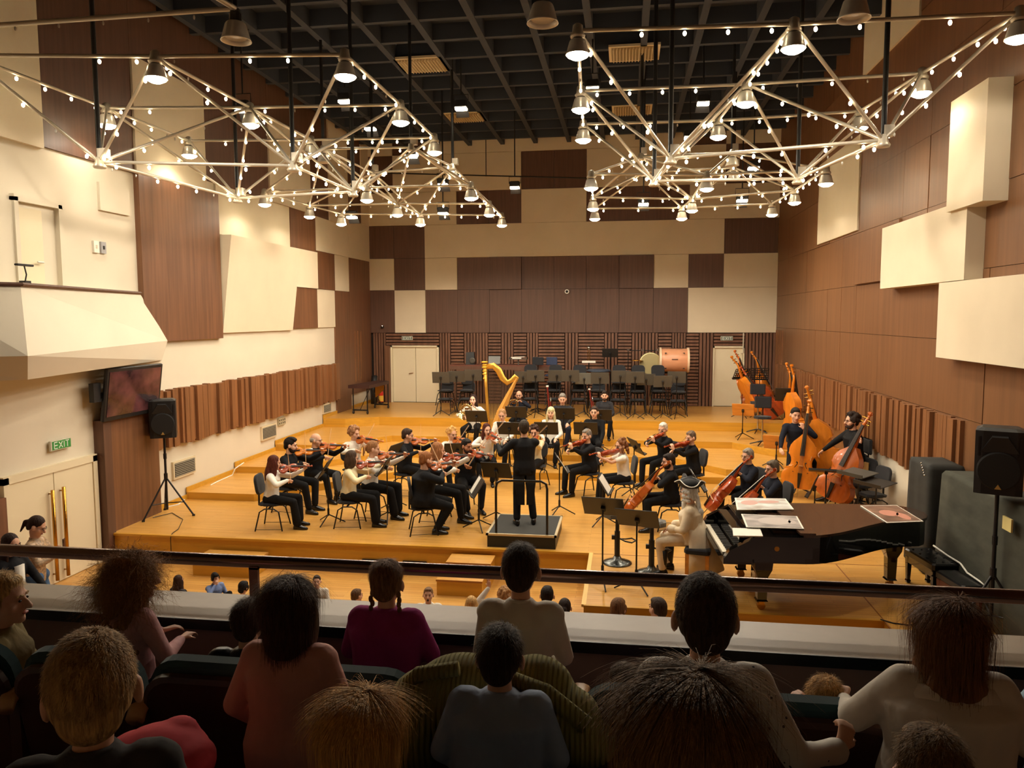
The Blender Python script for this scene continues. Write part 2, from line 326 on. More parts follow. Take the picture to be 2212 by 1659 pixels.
# ------------------------------------------------------------------ stage
def slab(poly, z0, z1, name, m, mtop, parent=None):
    me = MB().prism([(x, y, z0) for x, y in poly], (0, 0, z1-z0)).mesh(name, m); me.materials.append(mtop)
    for p in me.polygons:
        if p.normal.z > .7: p.material_index = 1
    o = bpy.data.objects.new(name, me); COL.objects.link(o)
    if parent: o.parent = parent
    else: struct(o)
    return o
R_, L_ = XR-.01, XL+.01
stage = slab([(L_, 11.9), (-.5, 11.9), (-.5, 9.68), (3.2, 9.68), (3.2, 9.3), (R_, 9.3), (R_, YB), (L_, YB)], ZF, 0, 'floor_stage', M_riser, M_stage)
slab([(L_, 14.4), (-7.5, 14.4), (-5.0, 17.3), (R_, 17.3), (R_, YB), (L_, YB)], .001, .15, 'floor_riser', M_riser, M_stage)
slab([(L_, 16.4), (-7.9, 16.4), (-5.9, 18.8), (1.2, 18.8), (2.3, 17.5), (R_, 17.5), (R_, YB), (L_, YB)], .151, .30, 'floor_riser', M_riser, M_stage)
slab([(L_, 18.5), (-7.7, 18.5), (-6.4, 20.3), (2.8, 20.3), (3.7, 19.2), (R_, 19.2), (R_, YB), (L_, YB)], .301, .47, 'floor_riser', M_riser, M_stage)
slab([(L_, 21.7), (-8.3, 21.7), (-7.4, 22.2), (R_, 22.2), (R_, YB), (L_, YB)], .471, ZT, 'floor_riser', M_riser, M_stage)
for y0, y1, z in ((11.95, 14.4, 0), (14.4, 16.4, .15), (16.4, 18.5, .30), (18.5, 21.7, .47), (21.7, YB, ZT)):
    b = struct(MB().bb(XL, XL+.025, y0, y1, z, z+.1).obj('baseboard_left', M_riser))
struct(MB().bb(L_, -.52, 11.87, 11.92, -.035, .004).obj('trim_1', M_riser)); struct(MB().bb(-.5, 3.2, 9.65, 9.7, -.03, .004).obj('trim_2', M_riser))
struct(MB().bb(-.53, -.47, 9.68, 11.9, -.03, .006).obj('trim_3', mat('pale_edge', (236, 196, 110), .4)))
for x0, x1, z in ((-7.55, -5.6, -.47), (-4.3, -3.95, -.42), (-3.6, -3.2, -.42)):
    struct(MB().bb(x0, x1, 11.86, 11.9, z, -.3 if z < -.45 else -.26).obj('trim_4', M_gap if z > -.45 else M_riser))
# seams in the stage floor around the piano
for a, b in (((1.0, 9.72), (1.0, 11.85)), ((3.2, 9.32), (3.2, 11.85)), ((-.45, 11.86), (4.9, 11.86)), ((3.2, 10.9), (4.9, 10.9))):
    x0, y0 = a; x1, y1 = b
    MB().bb(min(x0, x1)-.008, max(x0, x1)+.008, min(y0, y1)-.008, max(y0, y1)+.008, -.01, .003).obj('floor_seam', mat('seam', (150, 92, 36), .6), stage)
def step(name, label, x0, x1, y0, y1, z):
    t = thing(name, label, 'steps', ((x0+x1)/2, (y0+y1)/2, ZF))
    w, d, h = x1-x0, y1-y0, z-ZF
    MB().bb(-w/2, w/2, -d/2, d/2, 0, h-.03).obj('riser_box', M_riser, t); MB().bb(-w/2-.01, w/2+.01, -d/2-.015, d/2, h-.03, h).obj('tread', M_stage, t)
step('wooden_step', 'wide wooden step against the stage front by the side doors', -7.0, -5.95, 11.3, 11.84, -.2)
step('wooden_step', 'upper wooden step below the conductor podium', -2.75, -2.05, 11.42, 11.84, -.09)
step('wooden_step', 'lower wooden step further out below the conductor podium', -2.8, -2.1, 10.98, 11.4, -.22)
# ------------------------------------------------------------------ space frames, bell lamps, string lights
ZU = 7.2
def lampmesh():
    prof = [(.02, .175), (.085, .175), (.095, .165), (.10, .15), (.124, .06), (.13, .035), (.142, .015), (.148, 0), (.141, .0), (.13, .03), (.115, .06), (.09, .15), (.02, .16)]; rg = []
    for r, z in prof: rg.append([(r*(1+(.03 if j % 2 and .03 < z < .16 else 0))*math.cos(2*math.pi*j/36), r*(1+(.03 if j % 2 and .03 < z < .16 else 0))*math.sin(2*math.pi*j/36), z) for j in range(36)])
    sh = MB().loft(rg, False).mesh('shade', M_alu, True)
    so = MB().lathe([(.03, .27), (.05, .27), (.06, .255), (.06, .18), (.03, .175)], 12).mesh('socket', M_steel)
    di = MB().lathe([(.0, -.06), (.07, -.05), (.125, -.02), (.14, .0), (.11, .02), (.0, .02)], 20).mesh('diffuser', M_emit, True)
    do = MB().lathe([(.0, .035), (.1, .03), (.116, .045), (.1, .055), (.0, .06)], 20).mesh('diffuser', M_bulboff, True)
    return sh, so, di, do
LSH, LSO, LDI, LDO = lampmesh()
NL = [0]
def bell_lamp(p, label, lit=True, w=1.0, group='bell lamps on the space frames', sc=1.0):
    t = thing('bell_lamp', label, 'lamp', (p[0], p[1], p[2]-.285*sc), rnd.uniform(0, 1), group, sc)
    part('shade', LSH, t); part('socket', LSO, t); part('diffuser', LDI if lit else LDO, t)
    if lit:
        ld = bpy.data.lights.new('bell_light', 'SPOT'); ld.energy = LAMP_W*w; ld.color = LAMP_COL; ld.spot_size = math.radians(164); ld.spot_blend = .25; ld.shadow_soft_size = .11
        lo = bpy.data.objects.new('bell_light', ld); COL.objects.link(lo); lo.location = (p[0], p[1], p[2]-.285*sc-.12)
    return t
bm_ = MB().ell((0, 0, -.035), (.022, .022, .03), 8, 6); BULB_ON = bm_.mesh('bulb', M_bulb, True); BULB_OFF = MB().ell((0, 0, -.03), (.014, .014, .026), 6, 4).mesh('bulb', M_bulboff, True)
ME_NODE = MB().lathe([(.03, -.09), (.085, -.09), (.095, -.06), (.07, -.03), (.06, .06), (.03, .08)], 10).mesh('node', M_truss, True)
ME_CAPN = MB().box((0, 0, .0), (.13, .13, .14)).mesh('junction_box', M_truss)
def space_frame(label, slabel, up, low, zl_up, ups, lows, wires, fw, rod_low=True):
    fr = thing('space_frame', label, 'lighting frame', (0, 0, 0)); st = thing('light_string', slabel, 'string lights', (0, 0, 0))
    tm, rm = unit_tube(M_truss), unit_tube(M_black)
    def bar(a, b, r=.026, bulbs=True, ph=.5):
        part('tube', tm, fr, between(a, b, r))
        if bulbs:
            a, b = V(a), V(b); n = max(3, int((b-a).length/.46))
            for i in range(n):
                if rnd.random() < .12: continue
                p = a.lerp(b, (i+ph)/n)
                part('bulb', BULB_ON if rnd.random() < .8 else BULB_OFF, st, Matrix.Translation(p+V((0, 0, -.035))))
    nc, nr = 3, len(up)//3
    for r in range(nr):
        for c in range(nc):
            p = up[r*3+c]; part('node', ME_NODE, fr, Matrix.Translation(p))
            if c < 2: bar(p, up[r*3+c+1])
            if r < nr-1: bar(p, up[(r+1)*3+c])
    nlc = 2
    for i, q in enumerate(low):
        r, c = divmod(i, nlc); part('node', ME_NODE, fr, Matrix.Translation(q)); part('junction_box', ME_CAPN, fr, Matrix.Translation(q+V((.06, .02, .12))))
        for k in (r*3+c, r*3+c+1, (r+1)*3+c, (r+1)*3+c+1): bar(q, up[k], .024, ph=rnd.uniform(.3, .7))
        if c == 0: bar(q, low[i+1], .026)
        if r == 0 and len(low) > 2: bar(q, low[i+2], .026)
        part('rod', rm, fr, between(q, (q.x, q.y, ZC-.02), .035))
    return fr, st
FR = {}
upFL = [Pz(x, y, ZU) for x, y in ((-70, 119), (335, 122), (745, 118), (230, 233), (540, 232), (865, 226), (408, 304), (672, 302), (938, 297))]
loFL = [Pz(x, y, 6.05) for x, y in ((215, 350), (633, 358), (513, 428), (763, 414))]
upFR = [Pz(x, y, ZU) for x, y in ((1248, 66), (1715, 52), (2203, 28), (1255, 196), (1612, 182), (1992, 158), (1260, 268), (1552, 260), (1857, 240))]
loFR = [Pz(x, y, 6.05) for x, y in ((1448, 342), (1908, 303), (1413, 391), (1723, 386))]
ZB = 6.65
upBL = [Pz(x, y, ZB) for x, y in ((571, 415), (792, 405), (1017, 400), (668, 444), (858, 440), (1057, 440), (737, 462), (908, 463), (1084, 465))]
loBL = [Pz(x, y, 7.35) for x, y in ((698, 322), (888, 318), (805, 373), (978, 360))]
upBR = [Pz(x, y, ZB) for x, y in ((1277, 376), (1527, 378), (1785, 366), (1281, 426), (1495, 430), (1717, 411), (1285, 450), (1473, 449), (1668, 440))]
loBR = [Pz(x, y, 7.35) for x, y in ((1385, 338), (1582, 330), (1390, 372), (1585, 362))]
space_frame('front left space frame of pale tubes above the violins', 'string of small bulbs along the front left space frame', upFL, loFL, 0, 0, 0, 0, 0)
space_frame('front right space frame of pale tubes above the grand piano', 'string of small bulbs along the front right space frame', upFR, loFR, 0, 0, 0, 0, 0)
space_frame('back left space frame of pale tubes above the harp', 'string of small bulbs along the back left space frame', upBL, loBL, 0, 0, 0, 0, 0)
space_frame('back right space frame of pale tubes above the double basses', 'string of small bulbs along the back right space frame', upBR, loBR, 0, 0, 0, 0, 0)
for nm, ups in (('front left', upFL), ('front right', upFR), ('back left', upBL), ('back right', upBR)):
    for i, p in enumerate(ups):
        r, c = divmod(i, 3)
        bell_lamp(p, f'lit silver bell lamp under the {nm} frame, {["front", "middle", "rear"][r]} row, {["left", "middle", "right"][c]} of three', True, (1.0 if 'back' in nm else 1.15)*(.22 if (c == 0 and 'left' in nm) or (c == 2 and 'right' in nm) else 1.0), sc=1.0)
for i, (p, fr) in enumerate(((loBL[0], 'back left'), (loBL[3], 'back left'), (loBR[1], 'back right'), (loBR[3], 'back right'))):
    bell_lamp(p, f'unlit bell lamp high in the {fr} space frame, {["front", "rear"][i % 2]} one', False, group='unlit bell lamps')
for x, y, nm in ((508, 24, 'left, at the end of a lighting bar'), (1172, -18, 'centre, cut by the picture edge'), (1847, -28, 'right, cut by the picture edge')):
    p = Pz(x, y, ZU); bell_lamp(p, 'large unlit bell lamp close above the audience, '+nm, False, group='unlit bell lamps', sc=1.15)
    t = thing('ceiling_rod', 'black hanging rod above the unlit bell lamp, '+nm, 'rod', p); part('rod', unit_tube(M_black), t, between((0, 0, -.02), (0, 0, ZC-p.z), .03)); MB().box((0, 0, 0), (.08, .08, .06)).obj('clamp', M_steel, t)
p0 = Pz(508, 22, ZU)
t = thing('lighting_bar', 'pale lighting bar running to the large unlit lamp at upper left', 'lighting bar', p0)
part('tube', unit_tube(M_truss), t, between((0, 0, .02), Pz(-60, 58, ZU)-p0, .03)); part('tube', unit_tube(M_truss), t, between((0, 0, .02), Pz(435, -25, ZU)-p0, .03))
for k in range(5): part('bulb', BULB_OFF, t, Matrix.Translation((Pz(-60, 58, ZU)-p0)*(.15+.17*k)+V((0, 0, -.02))))
# vents in the coffers
def vent(label, x, y):
    p = Pz(x, y, 9.58); t = thing('ceiling_vent', label, 'vent', (p.x, p.y, 9.6), group='ceiling vents')
    MB().bb(-.56, .56, -.5, .5, .0, .05).obj('frame', M_vent, t); MB().bb(-.5, .5, -.44, .44, -.006, .0).obj('backing', mat('vent_dark', (150, 135, 105), .8), t)
    sm = MB().hexa([(-.008, -.42, -.05), (.004, -.42, -.05), (.004, .42, -.05), (-.008, .42, -.05), (.012, -.42, .0), (.024, -.42, .0), (.024, .42, .0), (.012, .42, .0)]).mesh('slat', M_vent)
    for k in range(14): part('slat', sm, t, Matrix.Translation((-.46+k*.07, 0, 0)))
vent('cream square ceiling vent, nearer one left of centre', 912, 143); vent('cream square ceiling vent, nearer one right of centre', 1370, 118)
vent('cream square ceiling vent, farther one left of centre', 1005, 255); vent('cream square ceiling vent, farther one right of centre', 1365, 240)
# flood lights with barn doors
def flood(label, x, y, z, w=0., aim=(0, -.2, -1), pipe=True):
    p = Pz(x, y, z); t = thing('flood_light', label, 'spotlight', p, group='flood lights with barn doors')
    MB().rbox((0, 0, .08), (.3, .2, .16), .03).obj('housing', M_black, t); MB().bb(-.13, .13, -.085, .085, -.05, .0).obj('lens', M_emit, t)
    MB().tube([(-.17, 0, .1), (-.17, 0, .3), (.17, 0, .3), (.17, 0, .1)], .01, 6).obj('yoke', M_black, t)
    MB().hexa([(-.16, .2, -.17), (.16, .2, -.17), (.16, .21, -.17), (-.16, .21, -.17), (-.14, .09, 0), (.14, .09, 0), (.14, .1, 0), (-.14, .1, 0)]).obj('barn_door', M_black, t)
    part('rod', unit_tube(M_black), t, between((0, 0, .3), (0, 0, ZC-p.z-.02), .018))
    if w:
        ld = bpy.data.lights.new('flood_beam', 'SPOT'); ld.energy = w; ld.color = (1, .88, .68); ld.spot_size = math.radians(88); ld.spot_blend = .5; ld.shadow_soft_size = .1
        lo = bpy.data.objects.new('flood_beam', ld); COL.objects.link(lo); lo.location = p+V((0, 0, -.05)); lo.rotation_mode = 'QUATERNION'; lo.rotation_quaternion = V((0, 0, -1)).rotation_difference(V(aim))
for i, (x, y, z) in enumerate(((525, 236, 7.9), (745, 218, 8.6), (800, 277, 8.6), (996, 233, 8.6), (888, 336, 7.6), (760, 468, 6.6), (957, 460, 6.7), (957, 398, 7.4), (1112, 404, 7.6))):
    flood(f'black flood light with barn doors, {ordn(i)} from the left among those left of centre' if i else 'black flood light behind the front left frame, beside the brown wall', x, y, z, SPOT_W if i in (1, 3, 5, 7) else 0, (.12, -.1 if i < 5 else -.25, -1))
for i, (x, y, z) in enumerate(((1280, 190, 8.6), (1390, 440, 6.8), (1490, 296, 8.2), (1519, 222, 8.6), (1603, 432, 6.8), (1628, 362, 7.5))):
    flood(f'black flood light with barn doors, {ordn(i)} from the left among those right of centre', x, y, z, SPOT_W if i in (0, 1, 3, 4) else 0, (-.1 if i < 2 else .18, -.15, -1))
t = thing('pipe_batten', 'thin dark pipe crossing high before the back wall left of centre', 'pipe', Py(1050, 381, 25.6)); a, b = Py(840, 374, 25.6), Py(1268, 385, 25.6)
part('tube', unit_tube(M_black), t, between(a-t.location, b-t.location, .022)); part('hanger', unit_tube(M_black), t, between((0, 0, 0), (0, 0, ZC-.02-t.location.z), .015))
# ------------------------------------------------------------------ furniture and instruments
M_pad = mat('pad_fabric', (30, 32, 38), .9, sheen=.15); M_vio = mat('violin_varnish', (190, 96, 34), .22, noise=.25, nscale=(9, 2, 9), coat=.4)
M_vioR = mat('violin_varnish_red', (165, 66, 26), .22, noise=.25, nscale=(9, 2, 9), coat=.4); M_vioY = mat('violin_varnish_gold', (224, 132, 36), .22, noise=.2, nscale=(6, 1.5, 6), coat=.4)
M_ebony = mat('ebony', (20, 16, 15), .35); M_maple = mat('pale_wood', (222, 178, 110), .5); M_bowst = mat('bow_stick', (196, 140, 78), .4); M_hair_b = mat('bow_hair', (225, 215, 195), .6)
M_string = mat('string_steel', (170, 165, 155), .3, metal=.9); M_desk = mat('desk_black', (38, 34, 30), .5); M_deskG = mat('desk_grey', (74, 70, 62), .5); M_deskW = mat('desk_wood', (222, 150, 62), .35, noise=.15, nscale=(3, 14, 14))
M_paper = mat('paper', (240, 236, 224), .7); M_chrome = mat('chrome', (210, 208, 205), .15, metal=1.)
def build_chair():
    t = thing('orchestra_chair', 'x', 'chair')
    MB().rbox((0, 0, .455), (.42, .42, .06), .07).obj('seat', M_pad, t)
    MB().rslab((0, 0, 0), .41, .36, .055, .11, Matrix.Translation((0, -.22, .80)) @ Matrix.Rotation(math.radians(8), 4, 'X')).obj('backrest', M_pad, t)
    MB().tube([(0, -.12, .41), (0, -.24, .43), (0, -.235, .74)], .018, 6).obj('back_post', M_black, t)
    MB().tube([(-.2, 0, .4), (.2, 0, .4)], .018, 6).tube([(0, -.18, .41), (0, .18, .41)], .014, 6).obj('seat_frame', M_blackm, t)
    for s in (-1, 1):
        MB().tube([(s*.25, -.24, .0), (s*.2, -.17, .33), (s*.19, -.08, .385), (s*.19, .08, .385), (s*.2, .17, .33), (s*.25, .24, .0)], .013, 6).obj('leg_frame', M_blackm, t)
        MB().tube([(s*.247, -.235, .03), (s*.247, .235, .03)], .005, 5).obj('stretcher', M_blackm, t)
    return t
CH0 = [build_chair()]
def chair(loc, rz, label, group='orchestra chairs in use'):
    if CH0[1:] == []:
        c = CH0[0]; CH0.append(1); c.location = loc; c.rotation_euler = (0, 0, rz); c['label'] = label; c['group'] = group; return c
    return dup(CH0[0], loc, rz, label, group)
STAND_ME = {}
def music_stand(loc, rz, label, h=1.0, tilt=35, m=None, group='music stands in the orchestra', sheets=0, w=.5, dh=.33, perf=False):
    m = m or M_desk; t = thing('music_stand', label, 'music stand', loc, rz, group)
    Mt = Matrix.Translation((0, 0, h)) @ Matrix.Rotation(math.radians(-tilt), 4, 'X')
    k = (m.name, w, dh, perf)
    if k not in STAND_ME:
        b = MB()
        if perf:
            for i in range(9): b.bb(-w/2+w*i/8-.009, -w/2+w*i/8+.009, -.008, .008, -dh/2, dh/2)
            for i in range(6): b.bb(-w/2, w/2, -.008, .008, -dh/2+dh*i/5-.012, -dh/2+dh*i/5+.012)
        else: b.rbox((0, 0, 0), (w, .016, dh), .006)
        STAND_ME[k] = (b.mesh('desk', m), MB().bb(-w/2, w/2, -.06, .008, -dh/2-.008, -dh/2+.008).mesh('lip', m), MB().rbox((0, .03, -.02), (.06, .06, .08), .01).mesh('clamp', M_black),
                       MB().bb(-.21, -.005, -.014, -.01, -dh/2+.02, dh/2-.02).mesh('sheet_music', M_paper))
    D = STAND_ME[k]; part('desk', D[0], t, Mt); part('lip', D[1], t, Mt); part('clamp', D[2], t, Mt)
    for i in range(sheets): part('sheet_music', D[3], t, Mt @ Matrix.Translation((.215*i, 0, 0)))
    part('post', unit_tube(M_blackm), t, between((0, .03, .14), (0, .03, h-.02), .012)); part('collar', unit_tube(M_black), t, between((0, .03, .16), (0, .03, .28), .02))
    a0 = rnd.uniform(0, 2)
    for i in range(3):
        a = a0+i*2.094; part('leg', unit_tube(M_blackm), t, between((0, .03, .17), (.3*math.cos(a), .03+.3*math.sin(a), .012), .011))
    return t
VO = [(0, .0), (.004, .10), (.03, .185), (.09, .245), (.17, .283), (.25, .282), (.31, .258), (.345, .235), (.36, .25), (.385, .2), (.43, .165), (.50, .155), (.56, .168), (.605, .195), (.63, .222), (.65, .215), (.71, .236), (.79, .238), (.87, .213), (.93, .16), (.97, .10), (.99, .06), (1, .03)]
BO = [(0, .0), (.004, .12), (.03, .21), (.09, .275), (.17, .305), (.25, .302), (.31, .275), (.345, .25), (.36, .265), (.385, .21), (.43, .178), (.50, .168), (.56, .178), (.605, .2), (.63, .225), (.66, .22), (.72, .222), (.79, .205), (.86, .165), (.92, .11), (.96, .075), (1, .045)]
def string_inst(name, label, cat, kind, m, group=None, pin=True):
    t = thing(name, label, cat, group=group)
    L, rib, arch, neck, out = {'violin': (.356, .032, .015, .21, VO), 'viola': (.41, .038, .017, .24, VO), 'cello': (.755, .115, .028, .46, VO), 'bass': (1.12, .20, .035, .68, BO)}[kind]
    k = L
    half = [(w*k*(1.06 if kind in ('cello', 'bass') else 1.0), y*k) for y, w in out]
    ol = [(x, y) for x, y in half]+[(-x, y) for x, y in half[::-1] if x > 0]
    cy = .48*k
    def ring(s, z): return [(x*s, cy+(y-cy)*s, z) for x, y in ol]
    o = MB().loft([ring(.35, -arch), ring(.75, -arch*.75), ring(.97, -.1*arch), ring(1, 0), ring(1, rib), ring(.97, rib+.1*arch), ring(.75, rib+arch*.75), ring(.35, rib+arch)]).obj('body', m, t)
    smooth_by_angle(o, 50)
    zt = rib+arch; nw = .013*(k/.356)**.75; sc = k/.356
    MB().tube([(0, k*.97, rib*.6), (0, k+neck*.55, rib+.3*arch), (0, k+neck*.72, rib)], [nw*1.5, nw, nw], 8).obj('neck', m, t, True)
    y1 = k+neck*.66; rr = .012*sc**.8
    MB().tube([(0, y1, rib), (0, y1+.05*sc**.8, rib-.008*sc), (0, y1+.085*sc**.8, rib-.018*sc)], [nw*.95, nw*.9, nw*.7], 8).lathe([(rr*1.0, -nw*1.0), (rr*1.25, -nw*.9), (rr*1.25, nw*.9), (rr*1.0, nw*1.0)], 12, Matrix.Translation((0, y1+.098*sc**.8, rib-.012*sc)) @ Matrix.Rotation(math.pi/2, 4, 'Y')).lathe([(rr*.6, -nw*1.5), (rr*.6, nw*1.5)], 10, Matrix.Translation((0, y1+.098*sc**.8, rib-.012*sc)) @ Matrix.Rotation(math.pi/2, 4, 'Y')).obj('scroll', m, t)
    pg = MB()
    for i in range(4): pg.tube([((-1)**i*nw*3.2, y1+(.012+.016*i)*sc**.8, rib-.004*sc), ((-1)**i*nw*-.5, y1+(.012+.016*i)*sc**.8, rib-.004*sc)], [.005*sc**.8, .003*sc**.8], 6)
    pg.obj('tuning_pegs', M_ebony if kind != 'bass' else M_brass, t, kind='stuff')
    fz = rib+arch*1.3
    MB().hexa([(-nw*1.5, k*.62, fz+.012*sc), (nw*1.5, k*.62, fz+.012*sc), (nw*.9, y1, rib+.004*sc), (-nw*.9, y1, rib+.004*sc), (-nw*1.5, k*.62, fz+.02*sc), (nw*1.5, k*.62, fz+.02*sc), (nw*.9, y1, rib+.012*sc), (-nw*.9, y1, rib+.012*sc)]).obj('fingerboard', M_ebony, t)
    MB().hexa([(-nw*1.6, k*.43, zt-.004*sc), (nw*1.6, k*.43, zt-.004*sc), (nw*1.6, k*.435, zt-.004*sc), (-nw*1.6, k*.435, zt-.004*sc), (-nw*1.2, k*.43, fz+.026*sc), (nw*1.2, k*.43, fz+.026*sc), (nw*1.2, k*.435, fz+.026*sc), (-nw*1.2, k*.435, fz+.026*sc)]).obj('bridge', M_maple, t)
    MB().hexa([(-nw*.6, k*.02, zt*.9), (nw*.6, k*.02, zt*.9), (nw*1.4, k*.3, fz+.01*sc), (-nw*1.4, k*.3, fz+.01*sc), (-nw*.6, k*.02, zt*1.0+.006*sc), (nw*.6, k*.02, zt+.006*sc), (nw*1.4, k*.3, fz+.016*sc), (-nw*1.4, k*.3, fz+.016*sc)]).obj('tailpiece', M_ebony, t)
    st = MB()
    for i in range(4):
        x = (i-1.5)*nw*.55; st.tube([(x*1.3, k*.3, fz+.016*sc), (x*1.3, k*.432, fz+.028*sc), (x*.8, y1, rib+.015*sc)], .0009*sc**.6 if kind != 'bass' else .003, 4)
    st.obj('strings', M_string, t, kind='stuff')
    for s in (-1, 1):
        pts = [(s*(.10+dx)*k, (.40+dy)*k, rib+arch*(.72+dz)) for dx, dy, dz in ((.015, -.09, -.1), (.04, -.085, -.18), (.035, -.05, -.12), (0, 0, .08), (-.03, .05, .15), (-.035, .085, .12), (-.01, .09, .1))]
        MB().tube(pts, [.006*sc*q for q in (.9, .8, .5, .55, .5, .7, .9)], 6).obj('f_hole', M_ebony, t)
    if kind in ('violin', 'viola'): MB().ell((-.09*k-.02, .06*k, zt+.012), (.035, .03, .012), 10, 6).obj('chin_rest', M_ebony, t, True)
    elif pin: MB().tube([(0, .01, rib*.5), (0, -(.28 if kind == 'cello' else .2), rib*.5)], [.008, .004], 6).obj('endpin', M_chrome, t)
    return t
def orient(o, origin, ydir, zdir):
    y = V(ydir).normalized(); z = V(zdir); z = (z-y*z.dot(y)).normalized(); x = y.cross(z)
    o.matrix_world = Matrix.Translation(V(origin)) @ Matrix((x, y, z)).transposed().to_4x4(); return o
def bow(label, hand, tip, kind='violin', group='string bows'):
    a, b = V(hand), V(tip); d = (b-a).normalized(); t = thing('bow', label, 'bow', a, group=group)
    up = V((0, 0, 1))-d*d.z; up = up.normalized() if up.length > .1 else V((1, 0, 0)); e = b-a
    r = .0045 if kind == 'violin' else .006
    MB().tube([-d*.03, e*.3-up*.004, e*.6-up*.008, e], [r*1.2, r, r, r*.8], 6).obj('stick', M_bowst, t)
    MB().tube([d*.03-up*.022, e-up*.018], r*.55, 4).obj('horsehair', M_hair_b, t); MB().box((0, 0, 0), (.012, .06, .024), Matrix.Translation(d*.02-up*.012) @ V((0, 1, 0)).rotation_difference(d).to_matrix().to_4x4()).obj('frog', M_ebony, t)
    return t
# --- conductor's podium
c0 = V((-1.64, 12.62, 0)); t = thing('conductor_podium', 'black carpeted conductor podium with pale edge strip and guard rail', 'podium', c0)
MB().bb(-.56, .56, -.62, .62, .0, .2).obj('base', M_black, t); MB().bb(-.54, .54, -.6, .6, .2, .225).obj('carpet', mat('grey_carpet', (62, 62, 60), .95), t)
for a in ((-.58, .58, -.64, -.6), (-.58, .58, .6, .64), (-.58, -.54, -.64, .64), (.54, .58, -.64, .64)): MB().bb(*a, .195, .228).obj('edge_strip', mat('edge_alu', (212, 196, 160), .4, metal=.5), t)
MB().tube([(-.42, -.57, .2), (-.42, -.57, .98), (-.40, -.57, 1.06), (-.32, -.57, 1.1), (.32, -.57, 1.1), (.40, -.57, 1.06), (.42, -.57, .98), (.42, -.57, .2)], .02, 8).obj('guard_rail', M_blackm, t)
# --- grand piano
def grand():
    t = thing('grand_piano', 'black lacquered concert grand piano with its lid closed', 'piano', (1.2, 10.42, 0), math.radians(-86.5), None, 1.05)
    W, L = 1.56, 2.78; M_lid = mat('piano_lid', (62, 42, 30), .22, coat=.5, noise=.15, nscale=(3, 20, 3))
    def outline(y0, k=0., n=18):
        # bass side straight at x=-W/2, treble side curving in towards the tail
        pts = [(-W/2-k, y0), (W/2+k, y0), (W/2+k, .95)]
        for i in range(1, n+1):
            u = i/n; y = .95+(L-.28-.95)*u; x = W/2-(W*.52)*(3*u*u-2*u**3)+k; pts.append((x, y))
        xt = pts[-1][0]
        for a in range(1, 8):
            an = math.pi*a/8*1.0; pts.append(((xt-W/2)/2-.0+(xt+W/2)/2*math.cos(an)+(0), L-.28+(.28+k)*math.sin(an)))
        pts.append((-W/2-k, L-.28)); return pts
    MB().prism([(x, y, .64) for x, y in outline(.34)], (0, 0, .32)).obj('case', M_piano, t)
    MB().prism([(x, y, .965) for x, y in outline(.92, .02)], (0, 0, .03)).obj('lid', M_lid, t)
    MB().bb(-W/2, W/2, .0, .36, .62, .70).obj('keybed', M_piano, t)
    for s in (-1, 1): MB().hexa([(s*W/2-.05, 0, .7), (s*W/2+.05, 0, .7), (s*W/2+.05, .36, .7), (s*W/2-.05, .36, .7), (s*W/2-.05, .06, .80), (s*W/2+.05, .06, .80), (s*W/2+.05, .36, .96), (s*W/2-.05, .36, .96)]).obj('cheek', M_piano, t)
    wk = MB().bb(-.0113, .0113, .0, .15, 0, .02).mesh('white_key', mat('ivory', (238, 230, 208), .3)); bk = MB().hexa([(-.006, 0, 0), (.006, 0, 0), (.006, .095, 0), (-.006, .095, 0), (-.005, .008, .014), (.005, .008, .014), (.005, .095, .014), (-.005, .095, .014)]).mesh('black_key', M_ebony)
    for i in range(52):
        x = -.61+i*.0238; part('white_key', wk, t, Matrix.Translation((x, .02, .70)))
        if i % 7 in (0, 2, 3, 5, 6) and i < 51: part('black_key', bk, t, Matrix.Translation((x+.0119, .075, .72)))
    MB().bb(-.68, .68, .20, .36, .70, .92).obj('fallboard', M_piano, t); MB().bb(-W/2+.02, W/2-.02, .36, .42, .9, .965).obj('front_rail', M_piano, t)
    MB().bb(-.70, .70, .43, .62, .93, .955).obj('soundboard', mat('piano_plate', (190, 140, 60), .35, metal=.6, noise=.5, nscale=(60, 5, 5)), t)
    MB().bb(-.62, .60, .62, .9, .96, .985).obj('music_desk', M_lid, t); MB().bb(-W/2-.02, W/2+.02, .88, 1.06, .995, 1.02).obj('lid_flap', M_lid, t)
    for i in range(9): MB().ell((-.7+i*.175, 1.08, 1.0), (.012, .012, .006), 8, 4).obj('hinge_stud', M_brass, t)
    MB().lathe([(.0, 0), (.03, 0), (.03, .004), (0, .005)], 14, Matrix.Translation((W/2, .62, .82)) @ Matrix.Rotation(math.pi/2, 4, 'Y')).obj('emblem', M_brass, t)
    for x, y in ((.58, .5), (-.58, .5), (-.3, 2.36)):
        lg = MB().loft([[(x+a*r, y+b*r, z) for a, b in ((-1, -1), (1, -1), (1, 1), (-1, 1))] for r, z in ((.11, .64), (.10, .52), (.062, .42), (.055, .14), (.07, .12))]).obj('leg', M_piano, t)
        MB().lathe([(.05, 0), (.05, .05)], 14, Matrix.Translation((x-.025, y, .05)) @ Matrix.Rotation(math.pi/2, 4, 'Y')).bb(x-.04, x+.04, y-.03, y+.03, .08, .13).obj('caster', M_brass, lg)
    MB().bb(-.2, .2, .55, .62, .12, .64).obj('pedal_lyre', M_piano, t)
    for i in (-1, 0, 1): MB().bb(-.02+i*.09, .02+i*.09, .42, .56, .06, .08).obj('pedal', M_brass, t)
    return t
pno = grand(); bpy.context.view_layer.update()
def on_piano(px, z): return Pz(*px, z)
